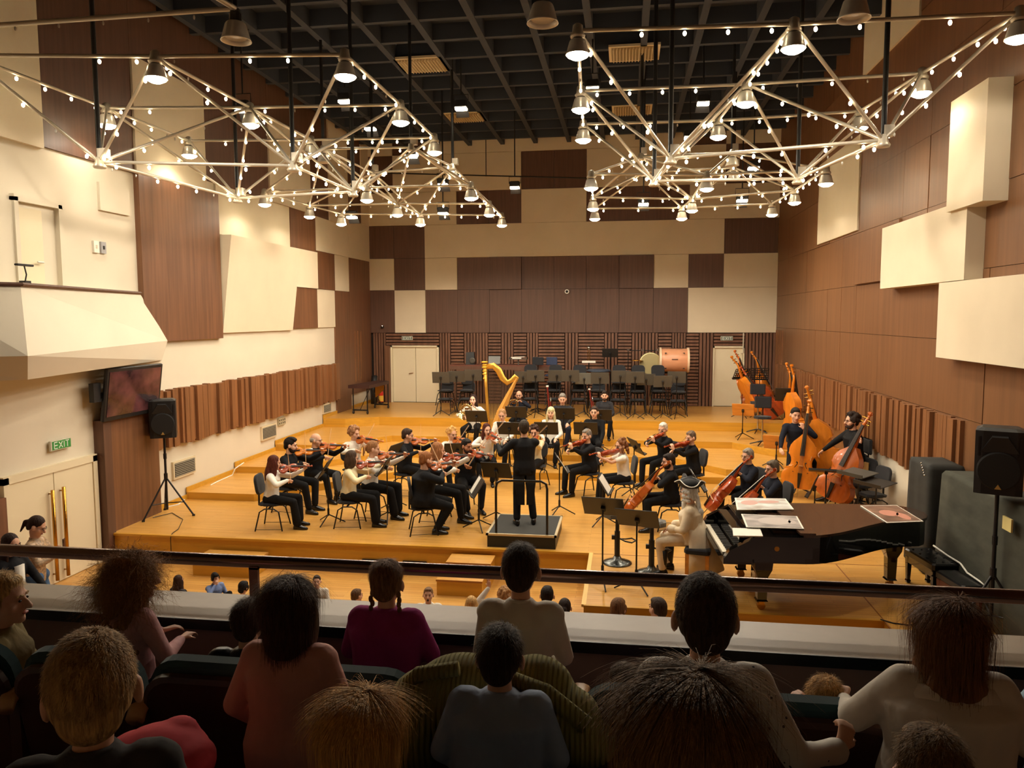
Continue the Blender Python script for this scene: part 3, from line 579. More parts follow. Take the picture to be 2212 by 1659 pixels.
def poster(label, quad, z, cols, z2=None):
    q = [Pz(x, y, z) for x, y in quad]; c = sum(q, V())/4; t = thing('poster', label, 'poster', c)
    MB().prism([p-c for p in q], (0, 0, -.008)).obj('board', M_paper, t)
    k = .94; m = mat('print_'+label[:14].replace(' ', '_'), cols[0], .35, noise=.5, nscale=(3, 6, 3), hue2=cols[1], spec=.6)
    MB().prism([(p-c)*k+V((0, 0, .0)) for p in q], (0, 0, .002)).obj('print', m, t)
    e = MB(); u, w = (q[1]-q[0]), (q[3]-q[0]); o = q[0]-c
    for a, b, r1, r2 in cols[2]: e.add([o+u*(a+r1*math.cos(j*.5236))+w*(b+r2*math.sin(j*.5236))+V((0, 0, .003)) for j in range(12)], [tuple(range(12))])
    e.obj('painted_figure', mat('fig_'+label[:14].replace(' ', '_'), cols[3], .4), t, kind='stuff')
    return t
poster('pale pastel landscape poster lying on the music desk', [(1587, 1101), (1714, 1101), (1690, 1077), (1586, 1075)][:0] or [(1592, 1101), (1715, 1100), (1697, 1077), (1587, 1075)], 1.085, ((232, 214, 196), (205, 222, 226), [(.25, .55, .16, .2), (.6, .6, .2, .12)], (214, 170, 160)))
poster('grey portrait poster lying near the front of the piano', [(1612, 1138), (1737, 1142), (1722, 1115), (1601, 1110)], 1.085, ((150, 144, 140), (178, 170, 166), [(.55, .5, .3, .28), (.86, .45, .07, .16)], (200, 190, 184)))
poster('brown figure painting poster on the piano tail', [(1916, 1129), (1995, 1126), (1937, 1091), (1858, 1092)], 1.056, ((120, 92, 78), (150, 116, 96), [(.45, .5, .25, .18), (.7, .3, .14, .2)], (214, 150, 130)))
q = [Pz(x, y, 1.05) for x, y in ((1584, 1159), (1648, 1160), (1642, 1144), (1582, 1142))]; c = sum(q, V())/4
t = thing('spiral_notebook', 'white spiral notebook lying open at the near piano corner', 'notebook', c); MB().prism([p-c for p in q], (0, 0, .012)).obj('page', M_paper, t)
for i in range(14): MB().tube([(q[3]-c).lerp(q[2]-c, (i+.5)/14)+V((0, -.012, .004)), (q[3]-c).lerp(q[2]-c, (i+.5)/14)+V((0, 0, .02)), (q[3]-c).lerp(q[2]-c, (i+.5)/14)+V((0, .012, .004))], .003, 4).obj('wire_ring', M_blackm, t)
# --- bar stools and stands at the stage edge
def bar_stool(label, p):
    t = thing('bar_stool', label, 'stool', p, group='round based bar stools')
    MB().lathe([(.0, .0), (.225, .0), (.225, .012), (.19, .028), (.07, .07), (.05, .11), (0, .11)], 28).obj('base', mat('gunmetal', (96, 98, 96), .25, metal=.9), t, True)
    MB().lathe([(.042, .1), (.042, .5), (.03, .5), (.03, .72)], 14).obj('column', M_black, t)
    MB().tube([(.04, 0, .38), (.12, .06, .36), (.22, .12, .36), (.28, .0, .36), (.22, -.12, .36), (.12, -.06, .36), (.04, 0, .38)], .011, 6).obj('footrest', M_blackm, t)
    MB().box((-.06, 0, .40), (.05, .05, .06)).obj('knob', M_black, t)
    MB().rbox((0, 0, .75), (.40, .34, .06), .1).obj('seat', mat('seat_grey', (92, 90, 84), .5), t)
bar_stool('bar stool with dark seat behind the first stage-edge stand', Pz(1333, 1216, 0)); bar_stool('bar stool with dark seat behind the second stage-edge stand', Pz(1407, 1238, 0))
music_stand(Pz(1302, 1262, 0), math.radians(172), 'grey music stand at the stage edge, left of a pair', 1.12, 40, M_deskG, 'pair of stands at the stage edge', 1, .58, .38)
music_stand(Pz(1375, 1272, 0), math.radians(168), 'grey music stand at the stage edge, right of a pair', 1.0, 42, M_deskG, 'pair of stands at the stage edge', 1, .58, .38)
# --- loudspeakers on tripods
def speaker(label, p, rz, sc, zbox):
    t = thing('tripod_stand', 'black tripod stand under the '+label, 'speaker stand', p, rz)
    part('pole', unit_tube(M_black), t, between((0, 0, .12), (0, 0, zbox), .022))
    for i in range(3):
        a = math.radians(100+120*i); part('leg', unit_tube(M_black), t, between((0, 0, .75), (.5*math.cos(a), .5*math.sin(a), .015), .016)); part('brace', unit_tube(M_black), t, between((0, 0, .25), (.33*math.cos(a), .33*math.sin(a), .27), .01))
        MB().box((.5*math.cos(a), .5*math.sin(a), .015), (.05, .05, .03)).obj('foot', M_black, t)
    MB().lathe([(.035, .72), (.035, .82)], 10).lathe([(.03, 1.1), (.03, 1.2)], 10).obj('collar', M_black, t)
    s = thing('loudspeaker', label, 'loudspeaker', (p.x, p.y, p.z+zbox), rz, None, sc)
    o = MB().loft([[(-.21, .19, 0), (.21, .19, 0), (.215, -.15, 0), (.15, -.17, 0), (-.15, -.17, 0), (-.215, -.15, 0)], [(-.21, .19, .66), (.21, .19, .66), (.22, -.15, .66), (.15, -.17, .66), (-.15, -.17, .66), (-.22, -.15, .66)], [(-.15, .14, .69), (.15, .14, .69), (.17, -.12, .69), (.13, -.13, .69), (-.13, -.13, .69), (-.17, -.12, .69)]]).obj('cabinet', M_black, s)
    MB().lathe([(.20, 0), (.20, .02), (.185, .028), (.0, .03)], 28, Matrix.Translation((0, -.165, .25)) @ Matrix.Rotation(math.pi/2, 4, 'X')).obj('woofer_grille', mat('grille', (16, 16, 17), .7), s)
    MB().hexa([(-.17, -.17, .44), (.17, -.17, .44), (.17, -.18, .44), (-.17, -.18, .44), (-.07, -.16, .62), (.07, -.16, .62), (.07, -.2, .60), (-.07, -.2, .60)]).obj('horn', mat('horn', (30, 30, 31), .35), s)
    MB().add([(-.03, -.205, .065), (.03, -.205, .065), (0, -.205, .115), (-.03, -.19, .065), (.03, -.19, .065), (0, -.19, .115)], [(0, 1, 2), (3, 5, 4), (0, 3, 4, 1), (1, 4, 5, 2), (2, 5, 3, 0)]).obj('triangle_badge', mat('badge_gold', (226, 190, 110), .3, metal=.6), s)
    for x in (-.18, .18): MB().box((x, -.155, .5), (.02, .03, .2)).obj('port', M_ebony, s)
speaker('black loudspeaker beside the left brown wall panel', Pz(362, 1114, 0), math.radians(28), 1.05, 1.52)
speaker('black loudspeaker by the draped furniture at the right wall', Pz(2138, 1374, 0), math.radians(-24), 1.1, 1.72)
tag(MB().tube([Pz(408, 1062, .2), Pz(500, 1010, .35), Pz(402, 1076, .02), Pz(385, 1090, .01), Pz(360, 1095, .01)][2:] , .012, 5).obj('cable', M_paper), 'short white cable on the stage by the wall', 'cable')
tag(MB().tube([Pz(455, 1048, .16), Pz(470, 1040, .16), Pz(502, 1026, .16), Pz(508, 1012, .31), Pz(540, 990, .31), Pz(590, 962, .31), Pz(608, 948, .48)], .013, 5).obj('power_cord', M_paper), 'long white power cord along the left wall skirting', 'cord')
tag(MB().tube([Pz(330, 1118, .01), Pz(372, 1108, .01), Pz(395, 1122, .01), Pz(385, 1143, .01), Pz(372, 1152, .01), V((Pz(370, 1158, 0).x, 11.84, -.02)), V((Pz(370, 1158, 0).x, 11.84, -.46))], .007, 5).obj('cable', M_ebony), 'thin black cable running from speaker stand over the stage edge', 'cable')
tag(MB().tube([Pz(1902, 1338, .01), Pz(1930, 1346, .01), Pz(1962, 1350, .01), Pz(2000, 1346, .01), Pz(2060, 1352, .01)], .009, 5).obj('cable', M_ebony), 'black cable lying on the right front stage floor', 'cable')
# --- television on the left wall
tv = thing('television', 'large black television hung on the wall under the box', 'television', (XL+.27, 12.45, 2.45), 0)
TM = Matrix.Rotation(math.radians(8), 4, 'Y')
MB().rbox((.0, 0, 0), (.07, 1.58, .92), .02, TM).obj('casing', M_black, tv); MB().bb(.036, .042, -.72, .72, -.38, .4, TM).obj('screen', mat('tv_screen', (40, 30, 40), .08, noise=.6, nscale=(1, 2.2, 2.6), hue2=(84, 50, 52)), tv)
MB().bb(-.12, -.03, -.98, -.80, -.1, .22).bb(-.12, -.03, -.82, .3, -.05, .05).obj('bracket', M_black, tv)
# --- exit signs with lettering
def exit_sign(label, loc, rz, w, green):
    t = thing('exit_sign', label, 'sign', loc, rz); h = w*.36
    MB().rbox((0, 0, 0), (w, .04, h), .01).obj('box', mat('sign_case', (205, 200, 180), .5), t)
    MB().bb(-w*.42 if green else -w*.46, w*.46, -.024, -.018, -h*.4, h*.4).obj('face', mat('exit_green', (52, 128, 58), .4, emit=(52, 128, 58), estr=.25) if green else mat('exit_grey', (120, 132, 122), .5), t)
    b = MB(); u = h*.30; k = w*.028
    def ln(x0, z0, x1, z1):
        d = V((x1-x0, 0, z1-z0)); n = V((-d.z, 0, d.x)).normalized()*k*.55; p, q = V((x0, -.027, z0)), V((x1, -.027, z1)); b.hexa([p-n, q-n, q+n, p+n, p-n+V((0, .004, 0)), q-n+V((0, .004, 0)), q+n+V((0, .004, 0)), p+n+V((0, .004, 0))])
    s = w*.085; xs = [-w*.25, -w*.03, w*.13, w*.29]
    ln(xs[0]-s, -u, xs[0]-s, u); [ln(xs[0]-s, z, xs[0]+s*.8, z) for z in (-u, 0, u)]
    ln(xs[1]-s, -u, xs[1]+s, u); ln(xs[1]-s, u, xs[1]+s, -u); ln(xs[2], -u, xs[2], u); ln(xs[3]-s, u, xs[3]+s, u); ln(xs[3], -u, xs[3], u)
    b.obj('lettering', mat('sign_white', (240, 245, 235), .5), t, kind='stuff')
exit_sign('green EXIT sign on the left wall above the side doors', (XL+.03, 10.9, 1.74), math.radians(90), .46, True)
exit_sign('grey EXIT sign above the double door in the back wall', (-7.62, YB-.08, 3.02), 0, .4, False)
exit_sign('grey EXIT sign above the single back wall door', (3.36, YB-.08, 3.02), 0, .4, False)
t = thing('dome_camera', 'small white dome camera on the brown back wall panels', 'camera', (Py(1225, 630, YB).x, YB-.05, Py(1225, 630, YB).z)); MB().lathe([(.0, 0), (.075, 0), (.075, .05), (0, .05)], 16, Matrix.Rotation(math.pi/2, 4, 'X')).obj('mount', M_paper, t); MB().ell((0, -.06, 0), (.045, .04, .045), 12, 8).obj('lens', M_ebony, t, True)
t = thing('wall_camera', 'tiny dark wall camera beside the double back door', 'camera', (-8.52, YB-.1, 3.42)); MB().rbox((0, 0, 0), (.08, .14, .08), .02).obj('housing', M_black, t); MB().ell((.02, -.07, .03), (.03, .03, .03), 8, 6).obj('lens', M_chrome, t)
# --- vents, outlets, switches on the left wall
for i, (y, z, w, h) in enumerate(((14.35, .68, .8, .36), (18.15, .85, .8, .36), (22.0, 1.0, .6, .3))):
    t = thing('wall_grille', f'metal air grille low on the left white wall, {ordn(i)} from the stage front', 'vent', (XL, y, z), group='left wall grilles')
    MB().bb(-.02, .03, -w/2, w/2, -h/2, h/2).obj('frame', M_vent, t); MB().bb(.0, .032, -w/2+.04, w/2-.04, -h/2+.04, h/2-.04).obj('backing', M_gap, t)
    for k in range(8): MB().bb(.028, .045, -w/2+.04, w/2-.04, -h/2+.055+k*(h-.09)/7.6-.008, -h/2+.055+k*(h-.09)/7.6+.008).obj('louvre', mat('grille_grey', (150, 146, 130), .5), t)
t = thing('socket_panel', 'perforated metal socket panel on the left white wall', 'socket', (XL, 18.9, 1.02)); MB().bb(-.02, .03, -.2, .2, -.1, .1).obj('plate', mat('plate', (176, 168, 140), .5), t)
for k in range(8): MB().ell((.03, -.15+.1*(k % 4), -.04+.08*(k//4)), (.006, .025, .025), 8, 4).obj('socket', M_gap, t)
for y, z, nm, w in ((12.02, 4.98, 'cream switch plate beside the box door', .13), (12.2, 4.98, 'grey switch plate beside the box door', .13)):
    t = thing('wall_switch', nm, 'switch', (XL, y, z)); MB().bb(-.02, .02, -w/2, w/2, -.1, .1).obj('plate', M_paper if 'cream' in nm else mat('plate_grey', (170, 170, 172), .4), t); MB().bb(.015, .03, -.02, .02, -.03, .03).obj('toggle', M_black if 'grey' in nm else M_white, t)
t = thing('desk_lamp', 'small black reading lamp on the side box parapet', 'lamp', Px(55, 621, -8.2)); t.location.z = 4.21
MB().box((0, 0, .03), (.1, .1, .07)).obj('base', M_black, t); MB().tube([(0, 0, .05), (.01, .02, .15), (0, .0, .27)], .01, 6).obj('arm', M_black, t); MB().rbox((0, 0, .28), (.06, .3, .03), .01).obj('head', M_black, t)
for px, nm in ((60, 'nearer'), (122, 'farther')):
    p = Px(px, 623, -8.55); t = thing('box_chair', f'dark round chair back peeking over the side box parapet, {nm} one', 'chair', (p.x, p.y, 3.7), group='chairs in the side box')
    MB().lathe([(.0, -.02), (.2, -.02), (.2, .02), (0, .02)], 20, Matrix.Translation((0, 0, .36)) @ Matrix.Rotation(math.pi/2, 4, 'Y')).obj('backrest', M_pad, t); MB().bb(-.2, .2, -.2, .2, -.05, .0).bb(-.02, .02, -.02, .02, -.45, .2).obj('seat', M_pad, t)
# --- covered furniture by the right wall
M_drape = mat('dark_drape', (62, 64, 54), .9, noise=.3, nscale=(2, 2, 5), bump=.4)
def draped(name, label, cat, poly, z0, z1, seed, m=M_drape):
    r = random.Random(seed); n = len(poly); ring = []
    for i in range(n):
        a, b = V((*poly[i], 0)), V((*poly[(i+1) % n], 0))
        for k in range(9): ring.append(a.lerp(b, k/9))
    c = sum(ring, V())/len(ring); rings = []
    for z, s, w in ((z0, 1.06, .06), (z0+(z1-z0)*.35, 1.03, .045), (z0+(z1-z0)*.8, 1.0, .02), (z1-.06, .99, .008), (z1, .93, .0), (z1+.01, .5, 0)):
        rings.append([c+(p-c)*(s+w*math.sin(i*1.9+seed)*.8+w*.5*math.sin(i*.8))+V((0, 0, z)) for i, p in enumerate(ring)])
    t = thing(name, label, cat, c); o = MB().loft([[p-c for p in q] for q in rings]).obj('cover', m, t, True); return t, c
t, c = draped('covered_organ', 'tall dark draped keyboard instrument against the right wall', 'covered instrument', [(4.38, 8.6), (4.82, 8.6), (4.82, 11.2), (4.38, 11.2)], 0.02, 1.62, 2)
MB().box((-.3, -.75, 1.40), (.02, .2, .15)).obj('note_paper', mat('yellow_note', (226, 210, 140), .8), t)
t, c = draped('covered_case', 'tall black draped flight case behind the piano tail', 'covered case', [(4.34, 11.5), (4.82, 11.5), (4.82, 12.3), (4.34, 12.3)], 0.02, 1.6, 5, mat('black_drape', (40, 41, 38), .85, noise=.3, nscale=(2, 2, 5)))
for k in range(6): MB().ell((-.27, -.3+k*.03, 1.45+.03*k), (.012, .012, .012), 6, 4).obj('stud', M_chrome, t)
def bench(label, p, rz, w, d, h, tuft, m2):
    t = thing('piano_bench', label, 'bench', p, rz)
    MB().rbox((0, 0, h-.06), (w, d, .1), .03).obj('cushion', mat('leather_black', (24, 24, 25), .25), t); MB().bb(-w/2+.02, w/2-.02, -d/2+.02, d/2-.02, h-.2, h-.11).obj('apron', m2, t)
    for sx in (-1, 1):
        for sy in (-1, 1): MB().loft([[(sx*(w/2-.05)+a*r, sy*(d/2-.05)+b*r, z) for a, b in ((-1, -1), (1, -1), (1, 1), (-1, 1))] for r, z in ((.02, 0), (.03, .03), (.022, .05), (.035, h-.12))]).obj('leg', m2, t)
    if tuft:
        for i in range(4):
            for j in range(3): MB().ell((-w*.36+i*w*.24, -d*.3+j*d*.3, h-.008), (.018, .018, .01), 8, 4).obj('tuft_button', M_black, t)
bench('tufted black leather piano bench by the piano tail', V((4.17, 10.85, 0)), math.radians(98), .76, .38, .5, True, M_piano)
bench('flat black piano bench with reddish wood frame beyond the tufted one', V((4.22, 10.08, 0)), math.radians(98), .62, .30, .46, False, mat('mahogany', (120, 60, 34), .35))
tag(MB().tube([V((4.32, 11.2, .53)), V((4.34, 10.8, .52)), V((4.37, 10.45, .52)), V((4.35, 10.2, .48)), V((4.38, 9.8, .47)), V((4.4, 9.6, .12))], .012, 6).obj('cable', M_paper), 'white cable draped over the two black benches', 'cable')
t = thing('instrument_bag', 'red and black soft bag lying under the piano tail', 'bag', Pz(1888, 1196, 0)); t.location.y += .6; t.location.x += .05
MB().ell((0, 0, .14), (.42, .22, .14), 16, 8).obj('body', M_black, t, True); MB().ell((.0, -.06, .15), (.3, .18, .13), 14, 8).obj('panel', mat('red_cloth', (190, 38, 40), .7), t, True); MB().tube([(-.2, -.1, .25), (-.1, -.18, .3), (.1, -.18, .3), (.2, -.1, .25)], .012, 6).obj('strap', M_black, t)
# --- harp
t = thing('concert_harp', 'golden concert harp with carved column standing behind the flutes', 'harp', Py(1075, 925, 20.0)); HB = t.location.copy(); HB.z = .3; t.location = HB
def hp(x, y): return Py(x, y, 20.0)-HB
tp, bt = hp(1047, 786), hp(1054, 895)
MB().tube([tp, tp.lerp(bt, .5), bt, V((bt.x+.03, 0, .1))], [.055, .04, .04, .05], 12).obj('column', M_goldp, t, True)
mb = MB()
for k, r in ((-.02, .1), (.06, .075), (.12, .085), (.22, .07), (.3, .07), (.42, .055)): mb.lathe([(r*.8, -.02), (r, 0), (r*.8, .02)], 14, Matrix.Translation(tp+V((0, 0, .03-k))))
mb.obj('capital', mat('gold_carving', (236, 196, 74), .3, metal=.7), t, True)
MB().tube([hp(1050, 792), hp(1066, 790), hp(1077, 800), hp(1086, 818), hp(1096, 827), hp(1106, 821), hp(1113, 812), hp(1117, 816), hp(1114, 824)], [.075, .085, .09, .085, .075, .06, .055, .05, .045], 10, ecc=(.45, 1)).obj('neck', M_goldp, t, True)
MB().tube([hp(1116, 818), hp(1098, 855), hp(1082, 890), V((hp(1063, 920).x, 0, .16))], [.04, .09, .14, .2], 4, ecc=(1, .8)).obj('soundbox', mat('harp_body', (232, 170, 84), .3), t)
mb = MB()
for i in range(26):
    u = i/25; a = hp(1053, 800).lerp(hp(1110, 826), u)+V((0, 0, -.12*math.sin(u*3.1))); b = V((bt.x+.02, 0, .3)).lerp(hp(1113, 826), u); mb.tube([a, V((a.x+.01, 0, b.z))], .006, 4)
mb.obj('strings', mat('harp_string', (84, 66, 52), .5), t, kind='stuff')
MB().lathe([(.0, 0), (.28, 0), (.28, .06), (.2, .12), (.12, .18), (0, .18)], 20, Matrix.Translation((hp(1058, 900).x, 0, .0))).obj('base', M_goldp, t, True)
# --- storage zone at the back: stacked chairs, music stands, percussion
M_chair_b = mat('blue_pad', (52, 62, 90), .9)
k = 0
for px, y, n in ((962, 23.3, 2), (1008, 23.4, 2), (1146, 23.7, 3), (1197, 23.7, 3), (1250, 23.7, 3), (1292, 23.8, 2), (1336, 23.7, 3), (1378, 23.7, 3), (1423, 23.8, 3), (1466, 23.6, 2)):
    x = Py(px, 830, y).x
    for j in range(n): chair((x, y, ZT+.27*j), math.radians(180+rnd.uniform(-8, 8)), f'black chair in the stored stack {ordn(k)} from the left at the back, {["bottom", "middle" if n > 2 else "top", "top"][j]} one', 'chairs stacked at the back')
    k += 1
for i, (px, top, m) in enumerate(((952, 804, M_deskG), (986, 802, M_deskG), (1022, 799, M_deskG), (1130, 803, M_deskG), (1157, 800, M_deskG), (1203, 800, M_deskG), (1232, 800, M_deskG), (1262, 806, mat('desk_light', (104, 104, 96), .5)), (1296, 805, M_deskG), (1340, 801, M_deskG), (1372, 803, M_deskG), (1396, 808, M_deskG), (1432, 812, M_deskG), (1462, 803, M_deskG))):
    y = 22.75+(.25 if i % 2 else 0); p = Py(px, top, y); music_stand((p.x, y, ZT), math.radians(180+rnd.uniform(-6, 6)), f'dark music stand stored at the back, {ordn(i)} from the left', p.z-ZT-.16, 10, m, 'music stands stored at the back', 0, .54, .34)
for px, py, y, nm, pf in ((1318, 762, 25.2, 'tall black music stand in front of the slatted back wall', False), (1465, 762, 25.2, 'tall perforated black stand above the bass drum', True)):
    p = Py(px, py, y); music_stand((p.x, y, ZT), math.radians(180), nm, p.z-ZT, 20, M_desk, 'music stands stored at the back', 0, .52, .3, pf)
def at(px, py, y): return Py(px, py, y)
p = at(1052, 787, 25.0); q = at(1130, 787, 25.0); t = thing('percussion_table', 'long reddish wooden percussion table behind the stored chairs', 'table', (p.x, 25.0, ZT)); h = p.z-ZT
MB().bb(-1.2, 2.2, -.3, .3, h-.05, h).obj('table_top', mat('table_red', (104, 58, 44), .5), t); MB().bb(-1.2, 2.2, -.3, -.28, h-.16, h-.05).obj('apron', M_veneerD, t)
for x in (-1.15, 2.15):
    for yy in (-.26, .26): MB().bb(x-.03, x+.03, yy-.03, yy+.03, 0, h-.05).obj('leg', M_veneerD, t)
tb = V((p.x, 25.0, p.z))
t = thing('laptop', 'grey laptop with lid open on the percussion table', 'laptop', at(1066, 785, 24.9)); t.location.z = tb.z
MB().bb(-.19, .19, -.13, .13, 0, .02).obj('keyboard_base', M_deskG, t); MB().hexa([(-.2, .13, .02), (.2, .13, .02), (.2, .15, .02), (-.2, .15, .02), (-.2, .2, .27), (.2, .2, .27), (.2, .22, .27), (-.2, .22, .27)]).obj('lid', mat('laptop_grey', (112, 112, 110), .4), t)
t = thing('percussion_tray', 'tray of small percussion tools on the percussion table', 'tray', at(1120, 785, 24.9)); t.location.z = tb.z+.18
MB().bb(-.3, .3, -.15, .15, 0, .02).bb(-.3, -.28, -.15, .15, .02, .07).bb(.28, .3, -.15, .15, .02, .07).bb(-.02, .02, -.02, .02, -.18, 0).obj('tray_body', M_deskG, t); MB().bb(-.2, .1, -.08, .06, .02, .05).obj('papers', M_paper, t); MB().tube([(-.25, 0, .06), (.2, .05, .08)], .012, 6).obj('mallet', M_paper, t)
t = thing('speaker_cabinet', 'dark upright monitor cabinet behind the harp', 'cabinet', at(1017, 787, 24.9)); t.location.z = tb.z
MB().hexa([(-.15, -.12, 0), (.15, -.12, 0), (.15, .12, 0), (-.15, .12, 0), (-.15, -.06, .4), (.12, -.06, .42), (.12, .12, .42), (-.15, .12, .4)]).obj('cabinet', M_black, t); MB().lathe([(.09, 0), (.1, .02), (.07, .03)], 18, Matrix.Translation((.08, -.14, .14)) @ Matrix.Rotation(math.pi/2, 4, 'X')).obj('speaker_ring', M_deskG, t)
for px, nm, m in ((1162, 'black padded stool back behind the stored chairs', M_pad), (1192, 'blue padded stool back behind the stored chairs', M_chair_b)):
    p = at(px, 780, 24.4 if m is M_pad else 24.75); t = thing('percussion_stool', nm, 'stool', (p.x, p.y, ZT)); hh = p.z-ZT
    MB().rbox((0, 0, hh), (.36, .06, .26), .02).obj('backrest', m, t); MB().rbox((0, -.2, hh-.45), (.4, .4, .07), .08).obj('seat', m, t); MB().tube([(0, 0, hh), (0, .02, hh-.44)], .015, 6).tube([(0, -.2, hh-.45), (0, -.2, .05)], .02, 8).obj('post', M_blackm, t)
    for a in range(5): MB().tube([(0, -.2, .1), (.26*math.cos(a*1.257), -.2+.26*math.sin(a*1.257), .02)], .014, 6).obj('leg', M_blackm, t)
t = thing('timpani', 'covered kettledrum with dark lid behind the stored chairs', 'drum', at(1293, 800, 24.6)); hh = t.location.z-ZT; t.location.z = ZT
MB().lathe([(.0, hh-.55), (.14, hh-.53), (.28, hh-.38), (.37, hh-.1), (.38, hh-.02)], 24).obj('kettle', mat('copper', (150, 92, 58), .3, metal=.9), t, True); MB().lathe([(.4, hh-.03), (.4, hh), (.34, hh+.03), (0, hh+.05)], 24).obj('cover', mat('slate_cover', (62, 70, 84), .5), t, True)
for a in range(4): MB().tube([(.3*math.cos(a*1.57), .3*math.sin(a*1.57), hh-.2), (.36*math.cos(a*1.57), .36*math.sin(a*1.57), .0)], .016, 6).obj('leg', M_blackm, t)
t = thing('bass_drum', 'large pinkish wooden bass drum lying on its stand at the back', 'drum', at(1456, 778, 24.7)); hh = t.location.z-ZT
MB().lathe([(.36, -.42), (.37, -.40), (.37, .40), (.36, .42)], 32, Matrix.Rotation(math.pi/2, 4, 'Y')).obj('shell', mat('drum_pink', (222, 158, 118), .35), t, True)
for s in (-1, 1): MB().lathe([(.36, s*.40), (.4, s*.40), (.4, s*.46), (.36, s*.46)][::s], 32, Matrix.Rotation(math.pi/2, 4, 'Y')).obj('hoop', mat('drum_hoop', (240, 214, 180), .4), t)
for s in (-1, 1):
    for z in (-.24, .24): MB().box((s*.28, -.36, z), (.06, .04, .03)).obj('lug', M_chrome, t)
MB().bb(-.09, .1, -.385, -.36, .03, .06).obj('nameplate', M_veneerD, t)
MB().tube([(-.4, 0, -.38), (-.42, 0, -hh)], .02, 6).tube([(.4, 0, -.38), (.42, 0, -hh)], .02, 6).tube([(-.42, 0, -.38), (.42, 0, -.38)], .02, 6).obj('stand', M_blackm, t)
t = thing('gong_drum', 'pale domed drum and cymbal set beside the bass drum', 'drum', at(1405, 785, 25.0)); hh = t.location.z-ZT
MB().lathe([(.33, -.12), (.36, -.12), (.36, .12), (.33, .12)], 28, Matrix.Rotation(math.pi/2, 4, 'X')).obj('rim', mat('drum_rim', (200, 188, 140), .3, metal=.5), t, True); MB().lathe([(.0, -.08), (.33, -.08), (.33, .08), (0, .08)], 28, Matrix.Rotation(math.pi/2, 4, 'X')).obj('head', mat('drum_skin', (150, 140, 106), .4), t)
MB().lathe([(.0, .03), (.05, .03), (.22, 0), (0, .0)], 24, Matrix.Translation((-.45, -.2, .1))).obj('cymbal', M_brass, t, True); MB().tube([(-.45, -.2, .1), (-.45, -.2, -hh)], .012, 6).tube([(0, 0, -.35), (0, 0, -hh)], .02, 6).obj('stand', M_chrome, t)
t = thing('percussion_rack', 'thin dark metal percussion rack above the drums', 'rack', at(1357, 757, 25.3)); hh = t.location.z-ZT; w = at(1446, 757, 25.3).x-t.location.x
for a, b in (((0, 0, 0), (w, 0, 0)), ((0, 0, 0), (0, 0, -hh)), ((w, 0, 0), (w, 0, -hh))): part('bar', unit_tube(M_blackm), t, between(a, b, .014))
for u in (0, .35, .7, 1): MB().box((w*u, 0, .02), (.08, .05, .07)).obj('clamp', M_chrome, t)
t = thing('temple_bell', 'small silver bell on two brass rods above a pale board', 'percussion', at(1272, 782, 25.1)); hh = t.location.z-ZT
MB().bb(-.22, .22, -.1, .1, -.02, .04).obj('board', M_paper, t); MB().tube([(-.03, 0, .04), (-.03, 0, .42)], .01, 6).tube([(.03, 0, .04), (.03, 0, .42)], .01, 6).obj('rods', M_brass, t); MB().ell((0, 0, .46), (.065, .065, .065), 12, 8).obj('bell', M_chrome, t, True); MB().tube([(0, 0, -.02), (0, 0, -hh)], .02, 6).obj('post', M_blackm, t)
# marimba, bag and extinguisher at the left back corner
t = thing('marimba', 'dark covered marimba on wheels in the left back corner', 'marimba', (-8.1, 23.6, ZT), math.radians(84)); h = .88
MB().hexa([(-.95, -.36, h-.06), (.85, -.24, h-.06), (.85, .24, h-.06), (-.95, .36, h-.06), (-.95, -.36, h+.04), (.85, -.24, h+.04), (.85, .24, h+.04), (-.95, .36, h+.04)]).obj('cover', mat('maroon_cover', (62, 36, 32), .5), t)
for i in range(9): MB().tube([(.1+i*.075, -.1, h-.06), (.1+i*.075, -.1, h-.26-.022*(8-i))], .024, 8).obj('resonator_tube', M_brass, t)
for x in (-.85, .75):
    for y in (-.24, .24): MB().tube([(x, y, h-.05), (x, y, .12)], .02, 6).obj('leg', M_blackm, t); MB().lathe([(.05, -.018), (.06, 0), (.05, .018)], 14, Matrix.Translation((x, y, .06)) @ Matrix.Rotation(math.pi/2, 4, 'X')).obj('caster', M_blackm, t)
    MB().tube([(x, -.26, .13), (x, .26, .13)], .025, 6).obj('foot_bar', M_blackm, t)
MB().tube([(-.85, 0, .15), (-.1, 0, h-.1), (.75, 0, .15)], .012, 6).obj('brace', M_blackm, t)
t = thing('fire_extinguisher', 'red fire extinguisher with yellow label by the back wall', 'extinguisher', (-8.5, 25.75, ZT))
MB().lathe([(.0, 0), (.085, 0), (.085, .38), (.07, .44), (.03, .48), (.03, .52), (0, .52)], 18).obj('cylinder', mat('ext_red', (206, 44, 28), .3), t, True); MB().lathe([(.087, .08), (.087, .28)], 18, caps=False).obj('label', mat('ext_yellow', (232, 186, 70), .5), t); MB().tube([(0, 0, .52), (0, 0, .56), (.1, -.02, .6)], .012, 6).obj('valve', M_black, t); MB().tube([(.03, 0, .55), (-.12, 0, .48), (-.12, -.02, .2)], .013, 6).obj('hose', M_black, t); MB().lathe([(.0, .0), (.088, 0), (.088, .05), (0, .05)], 18).obj('foot', M_black, t)
t = thing('rolled_bag', 'black upright rolled bag beside the fire extinguisher', 'bag', (-8.72, 25.6, ZT)); MB().tube([(0, 0, .0), (0, 0, .5), (.05, 0, 1.0)], [.1, .12, .11], 12).obj('roll', M_black, t, True); MB().tube([(.05, -.1, .3), (.1, -.14, .6), (.06, -.1, .85)], .012, 6).obj('strap', M_fabricK, t)
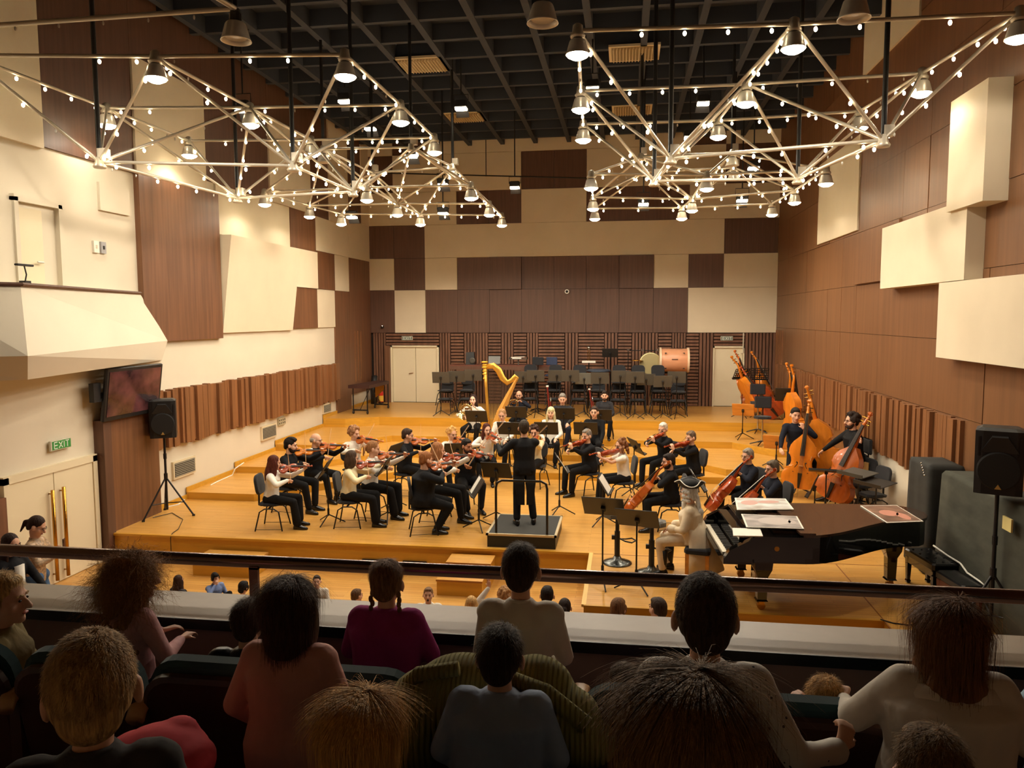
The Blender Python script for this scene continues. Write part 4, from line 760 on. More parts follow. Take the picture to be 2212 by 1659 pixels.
# --- double basses resting at the right back, stools and stands
def bass_at(label, foot, scroll, face, m, kind='bass'):
    b = string_inst('double_bass' if kind == 'bass' else 'cello', label, 'double bass' if kind == 'bass' else 'cello', kind, m, 'double basses resting by the right wall')
    d = (V(scroll)-V(foot)).normalized(); orient(b, V(foot)+d*.2, d, face); return b
def leanB(px, py, y, lean, zf): s = Py(px, py, y); return (s.x-lean[0], s.y-lean[1], zf), s
for px, py, y, ln, zf, fc, m, nm in ((1590, 800, 24.2, (-.45, .1), ZT, (1, -.6, .2), M_vio, 'double bass with a dark scroll in front of the single back door'),
                                   (1603, 833, 23.2, (-.55, -.1), .73, (.9, .5, .3), M_vioY, 'golden double bass seen from its side near the wooden stand'),
                                   (1626, 794, 24.4, (-.6, .1), ZT, (.8, -.5, .3), M_vioY, 'double bass with bright scroll behind the perforated stand'),
                                   (1637, 836, 23.0, (-.75, -.1), .73, (-.6, -.9, .3), M_vioR, 'dark red double bass with black scroll behind the stool'),
                                   (1695, 834, 21.3, (-.25, .1), .47, (.8, -.6, .3), M_vioY, 'double bass with curled scroll behind the black desk'),
                                   (1704, 872, 20.4, (-.08, .1), .47, (.9, .4, .3), M_vioY, 'golden double bass behind the man with hand on chin')):
    f, s = leanB(px, py, y, ln, zf); bass_at(nm, f, s, fc, m)
f = Pz(1792, 1040, .3); s = Px(1752, 880, f.x-.35); bass_at('yellow double bass with its back turned between the two bass players', (f.x+.05, f.y+.1, .3), s, (.3, 1, .2), M_vioY)
def bass_stool(label, p, rz, h, back=True):
    t = thing('bass_stool', label, 'stool', p, rz, 'high stools of the bass section')
    MB().rbox((0, 0, h), (.42, .40, .07), .1).obj('seat', M_pad, t)
    if back: MB().rbox((0, -.24, h+.36), (.42, .06, .30), .03).obj('backrest', M_pad, t); MB().tube([(0, -.1, h-.02), (0, -.27, h), (0, -.27, h+.36)], .016, 6).obj('back_post', M_blackm, t)
    MB().tube([(0, 0, h-.03), (0, 0, .1)], .025, 8).obj('column', M_chrome, t)
    for a in range(5): MB().tube([(0, 0, .12), (.3*math.cos(a*1.257), .3*math.sin(a*1.257), .03)], .016, 6).obj('leg', M_blackm, t)
bass_stool('high black stool with padded back beside the golden basses', Pz(1646, 962, .47), math.radians(170), .72); bass_stool('second high black stool just behind the first one', Pz(1643, 945, .47)+V((.05, .8, 0)), math.radians(175), .86)
for px, py, y, rz, m, nm, h, tl, pf, w in ((1605, 885, 20.9, 165, M_deskW, 'orange wooden music stand near the stored basses', 0, 30, False, .56), (1678, 955, 18.0, 160, M_deskW, 'orange wooden music stand in front of the bass player', 0, 30, False, .6), (1603, 808, 23.4, 200, M_desk, 'perforated black stand angled beside the back door', 0, 35, True, .5), (1641, 808, 23.2, 178, M_desk, 'perforated black stand in front of the stored basses', 0, 25, True, .5), (1696, 852, 20.6, 172, M_desk, 'solid black music stand in front of the curled scroll', 0, 25, False, .5), (1785, 1018, 14.9, 168, M_desk, 'flat black music desk in front of the dark haired bassist', 0, 75, False, .62), (1757, 1050, 14.6, 250, M_desk, 'black music stand turned edge-on before the cello body', 0, 20, False, .5)):
    p = Py(px, py, y); zf = ZT if y > 22.2 else .47 if y > 19.2 else .30 if y > 17.5 else 0
    if y > 19.2 and y <= 22.2 and p.x < 3.0 and y < 20.3: zf = .3
    music_stand((p.x, y, zf), math.radians(rz), nm, p.z-zf, tl, m, 'music stands on the bass side', 0, w, .38, pf)
# chairs and stands by the right wall
for px, py, nm in ((1950, 1085, 'blue-black chair by the right wall, first from the bass player'), (1985, 1102, 'blue-black chair by the right wall, second from the bass player'), (2018, 1125, 'blue-black chair by the right wall, third and partly hidden')):
    p = Pz(px, py, 0); chair((min(p.x, 4.55), p.y, 0), math.radians(110), nm, 'chairs along the right wall')
t = thing('wooden_chair', 'plain wooden chair with bent plywood seat by the bassist', 'chair', Pz(1868, 1096, 0)-V((.25, 0, 0)), math.radians(120))
MB().bb(-.2, .2, -.2, .2, .44, .465).obj('seat', M_maple, t); MB().bb(-.19, .19, -.22, -.2, .72, .9).obj('backrest', M_maple, t)
for sx in (-1, 1): MB().tube([(sx*.18, -.22, .88), (sx*.18, -.2, .44), (sx*.2, -.24, 0)], .014, 6).obj('leg', M_blackm, t); MB().tube([(sx*.18, .18, .44), (sx*.2, .22, 0)], .014, 6).obj('leg', M_blackm, t)
t = thing('soft_case', 'grey soft instrument case leaning by the wooden chair', 'case', Pz(1905, 1085, 0)-V((.42, 0, 0))); MB().ell((0, 0, .42), (.12, .16, .42), 12, 8).obj('case_body', mat('case_grey', (112, 106, 92), .8), t, True); MB().tube([(.1, -.05, .3), (.16, -.05, .45), (.1, -.05, .6)], .012, 6).obj('handle', M_black, t)
music_stand(Pz(1905, 1125, 0)-V((.45, 0, 0)), math.radians(-60), 'grey music stand tilted low before the wall chairs', .88, 80, M_deskG, 'music stands on the bass side', 0, .6, .4)
music_stand(Pz(1945, 1140, 0)-V((.45, 0, 0)), math.radians(-60), 'black music stand tilted low behind the piano tail', .8, 80, M_desk, 'music stands on the bass side', 0, .6, .4)
# ------------------------------------------------------------------ people
SKIN = {'fair': (226, 176, 146), 'mid': (208, 152, 118), 'tan': (188, 130, 96), 'pale': (236, 192, 166)}
def skin_m(k): return mat('skin_'+k, SKIN[k], .5, sss=.0, spec=.35)
def cloth(name, rgb, rough=.85, n=.12): return mat('cloth_'+name, rgb, rough, noise=n, nscale=(9, 9, 9), spec=.2, bump=.25, bscale=(14, 14, 10))
def hairm(name, rgb): return mat('hair_'+name, rgb, .6, noise=.45, nscale=(70, 70, 9), bump=.5, spec=.18)
K_SH = cloth('black_shirt', (22, 23, 27)); K_NV = cloth('navy_shirt', (26, 30, 42)); K_TR = cloth('black_trousers', (18, 18, 20)); K_WH = cloth('white_blouse', (236, 230, 218), .8, .04); K_CR = cloth('cream_blouse', (236, 222, 180), .8, .05)
M_eye = mat('eye_dark', (40, 28, 22), .25); M_mouth = mat('lips', (168, 88, 78), .5); M_shoe = mat('shoe_leather', (16, 15, 15), .25); M_glass = mat('spectacle_frame', (40, 34, 32), .3)
def ik(a, b, l1, l2, hint):
    a, b = V(a), V(b); d = b-a; L = d.length; mx = (l1+l2)*.995
    if L > mx: b = a+d*(mx/L); d = b-a; L = mx
    u = d.normalized(); x = (l1*l1-l2*l2+L*L)/(2*L); h = math.sqrt(max(0, l1*l1-x*x)); hv = V(hint)-u*V(hint).dot(u); hv = hv.normalized() if hv.length > 1e-4 else V((0, 0, -1))
    return a+u*x+hv*h, b
def hand_geo(b, w, fd, pn, side, curl=.5, k=1.0):
    """palm and five separate fingers: w wrist, fd finger direction, pn palm normal, side +1 when the thumb lies on +cross side"""
    w, f = V(w), V(fd).normalized(); n = V(pn); n = (n-f*n.dot(f)).normalized(); x = f.cross(n)*side
    for i in range(4): b.cap(w+f*.005*k+x*(-.022+.015*i)*k*.6, w+f*.082*k+x*(-.028+.019*i)*k, .016*k, .0125*k, 8)
    for i, ln in enumerate((.055, .075, .08, .07)):
        p = w+f*.085*k+x*(-.030+.0205*i)*k; c1 = curl*.9; d1 = f*math.cos(c1)+n*math.sin(c1); d2 = f*math.cos(c1*2.1)+n*math.sin(c1*2.1); d3 = f*math.cos(c1*2.9)+n*math.sin(c1*2.9)
        q = p+d1*ln*.5*k; r = q+d2*ln*.34*k; e = r+d3*ln*.25*k
        b.cap(p, q, .0088*k, .0082*k, 8); b.cap(q, r, .0082*k, .0075*k, 8); b.cap(r, e, .0075*k, .0065*k, 8)
    p = w+f*.02*k+x*.026*k; q = p+(f*.6+x*.75+n*.25).normalized()*.042*k; r = q+(f*.85+x*.15+n*.5*(.5+curl)).normalized()*.032*k
    b.cap(p, q, .0125*k, .010*k, 8); b.cap(q, r, .010*k, .0085*k, 8)
def ring_at(c, ax, rx, ry, X, n=14): Y = ax.cross(X); return [c+X*(rx*math.cos(2*math.pi*j/n))+Y*(ry*math.sin(2*math.pi*j/n)) for j in range(n)]
def remesh(o, vox, it=4, f=.5):
    m = o.modifiers.new('merge', 'REMESH'); m.mode = 'VOXEL'; m.voxel_size = vox; m.use_smooth_shade = True
    s = o.modifiers.new('soften', 'SMOOTH'); s.factor = f; s.iterations = it
    return o
def hair_geo(b, st, H, rs):
    E = lambda c, r: b.ell(c, r, 14, 10, H)
    if st in ('none',): return
    if st != 'bald':
        E((0, -.024, .036), (.0815, .098, .094)); E((0, -.075, -.02), (.064, .038, .062)); E((.056, -.04, .004), (.022, .05, .046)); E((-.056, -.04, .004), (.022, .05, .046))
    else:
        E((0, -.085, -.005), (.062, .03, .055)); E((.066, -.03, .0), (.017, .055, .042)); E((-.066, -.03, .0), (.017, .055, .042))
    if st == 'crop': E((0, .03, .085), (.06, .045, .028))
    if st == 'quiff': E((0, .04, .095), (.058, .05, .035)); E((.0, .0, .115), (.06, .07, .025))
    if st in ('bob', 'long', 'longfringe'):
        E((.072, -.005, -.055), (.026, .06, .10)); E((-.072, -.005, -.055), (.026, .06, .10)); E((0, -.078, -.06), (.078, .045, .12))
    if st in ('long', 'longfringe'):
        E((0, -.095, -.18), (.095, .045, .15)); E((.078, -.01, -.15), (.03, .055, .12)); E((-.078, -.01, -.15), (.03, .055, .12))
    if st in ('longfringe', 'bowl'): E((0, .045, .06), (.066, .046, .05))
    if st == 'bowl': E((.074, .005, -.005), (.02, .06, .06)); E((-.074, .005, -.005), (.02, .06, .06)); E((0, -.08, -.045), (.07, .035, .055))
    if st == 'curlyfall':
        for i in range(150):
            a = rs.uniform(0, 6.28); z = rs.uniform(-.36, .12); q = math.sqrt(max(0, 1-max(0, z-.036)**2/.0094))*(1.0+.9*max(0, -z)); x, y = math.sin(a)*q*.09, math.cos(a)*q*.10-.035
            if y > .03 and z < .10: continue
            E((x, y, z), (rs.uniform(.022, .036),)*3)
    if st in ('curly', 'curlylong'):
        for i in range(70):
            a = rs.uniform(0, 6.28); z = rs.uniform(-.5, 1) if st == 'curly' else rs.uniform(-1.9, 1); q = math.sqrt(max(0, 1-min(abs(z), 1)**2))
            if z < 0: q = 1.0
            x, y = math.sin(a)*q*.088, math.cos(a)*q*.104-.024
            if y > .04 and z < .62: continue
            E((x*(1.0 if z > -.6 else 1.15), y if z > -.6 else min(y, .02), .036+z*.1), (rs.uniform(.02, .032),)*3)
    if st == 'pony':
        b.cap(H @ V((0, -.10, .03)), H @ V((0, -.14, .0)), .026, .03); b.cap(H @ V((0, -.14, .0)), H @ V((0, -.145, -.13)), .03, .012)
    if st == 'bun': E((0, -.125, .01), (.04, .035, .04))
    if st == 'wig':
        for s in (-1, 1):
            for i in range(3): b.cap(H @ V((s*.078, -.05, .02-.05*i)), H @ V((s*.082, .03, .02-.05*i)), .024, .024)
        b.cap(H @ V((0, -.11, -.03)), H @ V((0, -.15, -.2)), .035, .03); E((0, -.16, -.21), (.045, .035, .05))
NP = [0]
def person(label, base, rz, s=1., pose='sit', sex='m', skin='fair', shirt=None, pants=None, hair=('crop', (52, 38, 30)), lean=.08, side=0., turn=0., nod=0., seat=.47, hands=None, feet=None, shoes=True, glasses=False, beard=None, sleeve=1.0, fat=1.0, group='orchestra players', eyes=True, vb=.0115, vc=.0145, vh=.01, kid=False, flare=False, long_coat=False, cat='person', shirt_name='shirt', face=True, legs=True, headk=1.1):
    fat = fat*(1.12 if sex == 'm' else 1.06)
    rs = random.Random(NP[0]+5); NP[0] += 1
    hip = V((0, 0, seat+.09 if pose != 'stand' else .93)); sl = .46 if pose != 'stand' else .49
    sd = V((side, lean, 1)).normalized(); X = V((1, 0, 0)); wf = (.92 if sex == 'f' else 1.0)
    neck = hip+sd*sl; shc = hip+sd*(sl-.055); ax = sd
    Fw = ax.cross(X)*-1
    sh = {k: shc+V((k*.168*wf*(1+.2*(fat-1)), 0, 0)) for k in (-1, 1)}
    hc = neck+V((turn*-.01, .035, .17))+V((side*.1, 0, 0)); H = Matrix.Translation(hc) @ Matrix.Rotation(turn, 4, 'Z') @ Matrix.Rotation(-nod, 4, 'X') @ Matrix.Rotation(side*-.6, 4, 'Y') @ Matrix.Scale(headk, 4)
    b = MB()      # skin: one continuous figure
    for c, r in (((0, -.012, .025), (.074, .094, .092)), ((0, .022, -.045), (.058, .066, .074)), ((0, .058, -.097), (.028, .026, .021)), ((0, .07, .02), (.05, .018, .014)), ((.05, .035, -.03), (.022, .035, .03)), ((-.05, .035, -.03), (.022, .035, .03))): b.ell(c, r, 14, 10, H)
    b.cap(H @ V((0, .086, .0)), H @ V((0, .106, -.034)), .010*headk, .0165*headk, 8)
    for k in (-1, 1): b.ell((k*.084, -.012, -.014), (.012, .021, .034), 8, 6, H)
    nr = .05*wf*(1+.35*(fat-1)); b.cap(H @ V((0, -.02, -.07)), neck-sd*.03, nr, nr*1.12, 12)
    b.loft([ring_at(hip+sd*t, ax, rx*.86*wf, ry*.84, X) for t, rx, ry in ((-.06, .10, .08), (0, .15, .11), (sl*.35, .13, .095), (sl*.7, .16, .11), (sl*.88, .15, .085), (sl*1.0, .06, .055))])
    joints = {}
    if hands is None: hands = {1: ((.13, .34, seat+.16), (0, 1, -.4), (0, -.3, -1)), -1: ((-.13, .34, seat+.16), (0, 1, -.4), (0, -.3, -1))}
    for k in (-1, 1):
        hd = hands[k]; w = V(hd[0]); hint = hd[3] if len(hd) > 3 else V((k*.8, -.45, -.75)); e, w = ik(sh[k], w, .285, .25, hint)
        fd = V(hd[1]) if hd[1] is not None else (w-e); pn = V(hd[2]); cu = hd[4] if len(hd) > 4 else .5
        joints[k] = (e, w); b.cap(sh[k], e, .042, .035); b.cap(e, w, .035, .024)
        hand_geo(b, w+(w-e).normalized()*.01, fd, pn, -k if True else k, cu, .98 if sex == 'm' else .9)
    hipj = {k: hip+V((k*.088, .02, -.02)) for k in (-1, 1)}; fts = feet or ({1: (.13, .50, .0), -1: (-.13, .46, .0)} if pose != 'stand' else {1: (.10, .02, 0), -1: (-.10, -.02, 0)})
    kn = {}
    for k in (-1, 1):
        an = V(fts[k])+V((0, 0, .085)); kn[k], an = ik(hipj[k], an, .44, .43, (k*.25, 1, .35) if pose != 'stand' else (0, 1, 0)); joints[k*2] = an
        if legs: b.cap(hipj[k], kn[k], .06, .045); b.cap(kn[k], an, .045, .034); b.cap(an+V((0, -.02, -.04)), an+V((k*.01, .12, -.055)), .026, .02, 8)
    root = b.obj('person', skin_m(skin)); remesh(root, vb, 3, .4)
    root.location = base; root.rotation_euler = (0, 0, rz); root.scale = (s,)*3; tag(root, label, cat, group)
    # shirt
    c = MB(); f2 = fat
    hips_rx, hips_ry = (.172, .125) if sex == 'm' else (.17, .13)
    lo = -.09 if not long_coat else -.02
    c.loft([ring_at(hip+sd*t+V((0, dy, 0)), ax, rx*wf*(f2 if t < sl*.8 else 1+(f2-1)*.4), ry*(f2 if t < sl*.8 else 1+(f2-1)*.4), X, 18) for t, rx, ry, dy in ((lo, hips_rx*.96, hips_ry, 0), (.02, hips_rx, hips_ry*1.03, 0), (sl*.3, .15, .112, .006), (sl*.55, .158, .118, .01), (sl*.75, .172, .122, .008), (sl*.88, .158, .10, 0), (sl*.97, .095, .075, -.005), (sl*1.04, .064, .062, .0))])
    for k in (-1, 1):
        e, w = joints[k]; c.cap(sh[k]+V((-k*.03, 0, -.01)), sh[k]+V((k*.012, 0, -.012)), .074*(1+.3*(fat-1)), .066*(1+.3*(fat-1)), 12); c.cap(sh[k], sh[k].lerp(e, .55), .062*fat**.5, .056*fat**.5, 12)
        if sleeve >= 1: c.cap(sh[k].lerp(e, .5), e, .056*fat**.5, .05*fat**.5, 12); c.cap(e, e.lerp(w, .55), .05*fat**.5, .044, 12); c.cap(e.lerp(w, .5), e.lerp(w, .93), .044, .035 if sleeve == 1 else .05, 12)
    shirt = shirt or (K_SH if sex == 'm' else K_WH); o = c.obj(shirt_name, shirt, root); remesh(o, vc, 4, .5)
    col = MB().tube([neck+sd*.005+X*(.058*wf*math.cos(a))+V((0, .058*math.sin(a)-.004, -.012*math.sin(a))) for a in [i*math.pi/6 for i in range(13)]], .0125, 6, False).obj('collar', shirt, root, True)
    if legs:
        p = MB(); pants = pants or K_TR
        p.loft([ring_at(hip+sd*t, ax, rx*wf*fat, ry*fat, X, 16) for t, rx, ry in ((-.11, .10, .085), (-.07, .155, .118), (0, .166, .12), (.1, .15, .11))])
        for k in (-1, 1):
            an = joints[k*2]; p.cap(hipj[k], kn[k], .094*fat**.5, .070, 12); p.cap(kn[k], an.lerp(kn[k], .1), .068, .060 if not flare else .08, 12); p.cap(hipj[k]+V((0, -.06, 0)), hipj[k]+V((0, .05, .0)), .088*fat**.5, .086*fat**.5, 12)
        remesh(p.obj('trousers', pants, root), vc, 4, .5)
        if shoes:
            for k in (-1, 1):
                an = joints[k*2]; sm = MB(); f = V((k*.12, 1, 0)).normalized(); xx = V((f.y, -f.x, 0)); g = an+V((0, 0, -.085))
                sm.loft([[g+f*t+xx*(wd*math.cos(a))+V((0, 0, max(0, hh*(.5+.62*math.sin(a))))) for a in [2*math.pi*j/12 for j in range(12)]] for t, wd, hh in ((-.075, .02, .05), (-.06, .036, .085), (0, .04, .1), (.06, .043, .075), (.12, .044, .055), (.165, .036, .045), (.19, .015, .03))])
                sm.obj('shoe', M_shoe, root, True)
    hb = MB(); hair_geo(hb, hair[0], H, rs)
    if hb.v: remesh(hb.obj('hair', hairm('%d_%d_%d' % hair[1], hair[1]), root), vh, 3 if 'curl' not in hair[0] else 2, .5)
    if face:
        em = MB().ell((0, 0, 0), (.0105, .006, .0062), 8, 6).mesh('eye', M_eye, True)
        for k in (-1, 1):
            part('eye', em, root, H @ Matrix.Translation((k*.03, .0815, -.002)))
            MB().tube([H @ V((k*.046, .078, .019)), H @ V((k*.03, .087, .024)), H @ V((k*.014, .089, .02))], .0042*headk, 5).obj('eyebrow', hairm('%d_%d_%d' % hair[1], hair[1]) if hair[0] != 'none' else M_eye, root)
        MB().ell((0, .086, -.066), (.022, .009, .0065), 10, 6, H).obj('mouth', M_mouth, root, True)
    if beard:
        bb = MB().ell((0, .03, -.082), (.06, .063, .046), 14, 8, H).ell((0, .083, -.05), (.028, .012, .009), 8, 6, H).ell((.052, .01, -.05), (.014, .035, .045), 8, 6, H).ell((-.052, .01, -.05), (.014, .035, .045), 8, 6, H)
        remesh(bb.obj('beard', hairm('beard_%d' % beard[0], beard), root), .009, 2)
    if glasses:
        g = MB()
        for k in (-1, 1): g.tube([H @ V((k*.031+.02*math.cos(a), .094-.25*abs(k*.031+.02*math.cos(a)-0)**1.2*.3, .0+.016*math.sin(a))) for a in [i*math.pi/5 for i in range(11)]], .0022, 4, False); g.tube([H @ V((k*.05, .085, .004)), H @ V((k*.078, .0, .002))], .002, 4)
        g.obj('glasses', M_glass, root)
    root_M = Matrix.Translation(V(base)) @ Matrix.Rotation(rz, 4, 'Z') @ Matrix.Scale(s, 4)
    return root, root_M, hc, joints, H
def head_base(px, py, Y, L, seat=.47, side=0., lean=.08, tall=None):
    p = Py(px, py, Y); zt = p.z-L; nominal = seat+.09+.455+.17+.125
    return p, zt/nominal
def fd_rot(M, v): return (M.to_3x3() @ V(v)).normalized()
def vio_player(desc, px, py, Y, L, rz, seed=0, kind='violin', vm=None, bowu=.45, tilt=.62, raise_=0., outx=-.45, lean=.1, nochair=False, **kw):
    rz = math.radians(rz); p, s = head_base(px, py, Y, L); s = max(.9, min(1.16, s)); off = V((0, lean*.46+.03, 0)); base = V((p.x, p.y, L))-Matrix.Rotation(rz, 3, 'Z') @ (off*s)
    hipz = .56; neck = V((0, 0, hipz))+V((0, lean, 1)).normalized()*.46; hc = neck+V((0, .035, .17))
    chin = hc+V((-.055, .065, -.135)); d = V((outx, .88, raise_)).normalized(); zn = V((tilt, .12, .75)).normalized(); zn = (zn-d*zn.dot(d)).normalized(); xr = d.cross(zn)
    con = chin+d*(.17 if kind == 'violin' else .2)+zn*.055; bd = (-xr+V((0, 0, .12))+d*random.Random(seed).uniform(-.1, .1)).normalized(); hr = con-bd*(.74*bowu); tip = hr+bd*.74
    lw = chin+d*.475-zn*.035-xr*.035
    hands = {-1: (lw-d*.03-V((0, 0, .045)), (d*.25+V((.25, 0, .8))), (xr*.8+V((.3, -.4, 0))), (-.25, .1, -1), .75), 1: (hr-bd*.02+V((.02, -.05, .05)), (d*.4-xr*.25+V((-.1, .2, -.55))), (-d*.2-xr*.9+V((0, -.3, -.2))), (1, -.25, -.35), .7)}
    root, M, hc2, J, H = person('x', base, rz, s, hands=hands, lean=lean, turn=.42, nod=.14, **kw); root['label'] = desc
    short = kw.get('_short', desc)
    vi = string_inst('violin' if kind == 'violin' else 'viola', 'x', kind, kind, vm or rnd.choice([M_vio, M_vioR, M_vio, M_vioR]), 'violins and violas being played')
    orient(vi, M @ (chin-d*.02), M.to_3x3() @ d, M.to_3x3() @ zn)
    bw = bow('x', M @ hr, M @ tip)
    return root, vi, bw, base, rz, s
def seat_for(base, rz, label, s=1.): return chair(base+Matrix.Rotation(rz, 3, 'Z') @ V((0, .02, 0)), rz, label)
PL = [  # description, short, head px, Y, level, facing, options
 ('red-brown haired woman in white blouse playing violin at the front left', 'woman in white at the far front left', 592, 985, 12.62, 0, -82, dict(sex='f', hair=('long', (84, 40, 28)), shirt=K_WH, flare=True, vm=M_vioR)),
 ('dark haired bearded man in black shirt playing violin behind the front left woman', 'bearded man behind the front left woman', 627, 947, 13.8, 0, -98, dict(hair=('quiff', (30, 24, 22)), beard=(44, 34, 30), vm=M_vioY)),
 ('woman with brown bob in cream blouse playing violin, second chair at the front', 'woman with brown bob in cream', 760, 975, 12.95, 0, -82, dict(sex='f', hair=('bob', (72, 54, 42)), shirt=K_CR, flare=True, vm=M_vioR, glasses=True)),
 ('woman with light brown ponytail in white shirt playing violin', 'woman with ponytail', 806, 954, 13.6, 0, -95, dict(sex='f', hair=('pony', (150, 104, 66)), shirt=K_WH, flare=True, vm=M_vio)),
 ('balding grey haired man in dark jacket playing violin beside the riser', 'balding grey man beside the riser', 682, 937, 14.7, 0, -108, dict(hair=('bald', (168, 160, 148)), glasses=True, vm=M_vio, fat=1.12)),
 ('woman with short light brown hair in white shirt playing viola at the left back', 'short haired woman at the left back', 765, 923, 15.6, 0, -135, dict(sex='f', hair=('curly', (150, 108, 74)), shirt=K_WH, kind='viola', vm=M_vio)),
 ('dark haired man with glasses in black shirt playing violin behind the red-bearded man', 'dark haired man with glasses', 880, 927, 15.4, 0, -98, dict(hair=('crop', (58, 42, 34)), glasses=True, vm=M_vio)),
 ('woman with curly blond hair in white blouse playing violin in the second row', 'curly blond woman', 976, 925, 16.2, 0, -155, dict(sex='f', hair=('curly', (214, 164, 96)), shirt=K_WH, glasses=True, vm=M_vio)),
 ('woman with long light brown hair in loose white blouse playing violin', 'woman in loose white blouse', 946, 957, 13.5, 0, -92, dict(sex='f', hair=('bob', (156, 104, 66)), shirt=K_WH, sleeve=1.2, vm=M_vioR)),
 ('dark haired man with moustache in black shirt playing violin beside the podium', 'man with moustache', 1008, 949, 14.35, 0, -150, dict(hair=('crop', (34, 28, 26)), beard=(58, 46, 42), skin='tan', vm=M_vioR, fat=1.12)),
 ('big red-bearded man in black playing violin at the front left of the podium', 'big red-bearded man', 920, 977, 12.7, 0, -72, dict(hair=('crop', (150, 96, 56)), beard=(158, 84, 44), fat=1.5, vm=M_vio, bowu=.3, feet={1: (.17, .22, 0), -1: (-.05, .26, 0)})),
 ('woman with long dark red hair in white playing viola left of the conductor', 'woman with long dark red hair', 1051, 916, 16.8, 0, -172, dict(sex='f', hair=('long', (74, 34, 28)), shirt=K_WH, skin='pale', vm=M_vioR, kind='viola')),
 ('woman with dark curly hair and glasses in white playing viola right of the conductor', 'woman with dark curly hair', 1153, 921, 16.5, 0, 160, dict(sex='f', hair=('curly', (62, 42, 34)), shirt=K_CR, glasses=True, vm=M_vioR, kind='viola')),
 ('man with short grey hair in black playing viola facing the podium', 'short grey haired viola man', 1267, 928, 15.95, 0, 118, dict(hair=('crop', (128, 120, 112)), kind='viola', vm=M_vioR, fat=1.08)),
 ('woman with long wavy brown hair in white tee playing viola', 'woman with wavy hair in white tee', 1341, 949, 15.15, 0, 100, dict(sex='f', hair=('curlylong', (128, 84, 54)), shirt=K_WH, sleeve=.5, glasses=True, kind='viola', vm=M_vioR)),
 ('white haired man with glasses in black playing viola on the right', 'white haired viola man', 1432, 914, 17.0, 0, 125, dict(hair=('crop', (222, 212, 198)), glasses=True, kind='viola', vm=M_vioR)),
 ('man with grey-brown hair in black playing viola beside the white haired man', 'grey-brown haired viola man', 1492, 932, 16.1, 0, 105, dict(hair=('crop', (108, 92, 78)), kind='viola', vm=M_vioR)),
]
for i, (desc, short, px, py, Y, L, rz, kw) in enumerate(PL):
    root, vi, bw, base, r, s = vio_player(desc, px, py, Y, L, rz, i, **kw)
    vi['label'] = f'{"violin" if "viola" not in desc else "viola"} held under the chin of the {short}'; bw['label'] = f'bow in the hand of the {short}'
    seat_for(base, r, f'black orchestra chair under the {short}')
# conductor: standing with both arms raised to the left, in tails
rz = math.radians(14); bc = V((-1.66, 12.6, .226))
root, M, hc, J, H = person('conductor in black tailcoat standing on the podium with arms raised', bc, rz, 1.04, 'stand', hair=('crop', (62, 52, 42)), shirt=cloth('tailcoat', (20, 20, 23), .7), shirt_name='tailcoat', lean=.06, turn=-.1, long_coat=False, group=None,
    hands={-1: ((-.42, .26, 1.30), (-.75, .5, .3), (.3, .6, .5), (-.5, -.4, -.8), .25), 1: ((-.02, .52, 1.08), (-.6, .75, .15), (-.5, -.2, -.8), (1, -.2, -.5), .35)}, feet={1: (.15, .02, 0), -1: (-.13, -.02, 0)})
for k in (-1, 1): MB().loft([[V((k*.02, -.10, .93)), V((k*.17, -.03, .93)), V((k*.17, -.05, .93)), V((k*.02, -.125, .93))], [V((k*.015, -.13, .7)), V((k*.17, -.08, .7)), V((k*.17, -.1, .7)), V((k*.015, -.15, .7))], [V((k*.015, -.13, .36)), V((k*.12, -.1, .36)), V((k*.12, -.115, .36)), V((k*.015, -.145, .36))]]).obj('coat_tail', MATS['cloth_tailcoat'], root)
# cellists
def cello_player(desc, short, px, py, Y, L, rz, m, s0=None, pinx=.0, **kw):
    rz = math.radians(rz); p, s = head_base(px, py, Y, L); s = max(.92, min(1.12, s)); base = V((p.x, p.y, L))-Matrix.Rotation(rz, 3, 'Z') @ (V((0, .07, 0))*s)
    pin = V((.12, .92, .0)); top = V((-.17, .0, 1.16)); d = (top-pin).normalized(); n = V((.25, .75, .55)); o = pin+d*.27; zn = (n-d*n.dot(d)).normalized(); xr = d.cross(zn)
    con = o+d*.24+zn*.2; bd = (-xr+V((0, .0, .12))).normalized(); hr = con-bd*.30; lw = o+d*.86+zn*.03-xr*.06
    hands = {-1: (lw+V((-.04, -.03, -.03)), (.7, .25, .25), (.4, .75, -.2), (-1, -.1, .0), .75), 1: (hr+V((.02, -.06, .03)), (-.25, .8, -.5), (-.5, -.5, -.6), (1, -.3, .1), .6)}
    root, M, hc, J, H = person(desc, base, rz, s, hands=hands, feet={1: (.3, .42, 0), -1: (-.3, .40, 0)}, lean=.08, turn=.2, nod=.12, **kw)
    ce = string_inst('cello', f'cello leaning on the {short}', 'cello', 'cello', m, 'cellos being played'); orient(ce, M @ o, M.to_3x3() @ d, M.to_3x3() @ zn)
    bow(f'bow in the hand of the {short}', M @ hr, M @ (hr+bd*.72), 'cello'); seat_for(base, rz, f'black orchestra chair under the {short}')
cello_player('bearded man with glasses in black playing cello facing the podium', 'bearded cellist', 1444, 981, 13.5, 0, 92, M_vio, hair=('crop', (40, 30, 26)), beard=(50, 38, 32), glasses=True)
cello_player('grey haired man with glasses in navy sweater playing cello behind the piano', 'grey haired cellist', 1615, 970, 14.2, 0, 112, M_vioR, hair=('crop', (142, 132, 120)), glasses=True, shirt=K_NV, fat=1.12)
cello_player('man with short brown hair in dark polo playing cello behind the piano posters', 'short haired cellist', 1668, 996, 13.05, 0, 100, M_vioR, hair=('crop', (98, 86, 72)), shirt=K_NV, glasses=True)
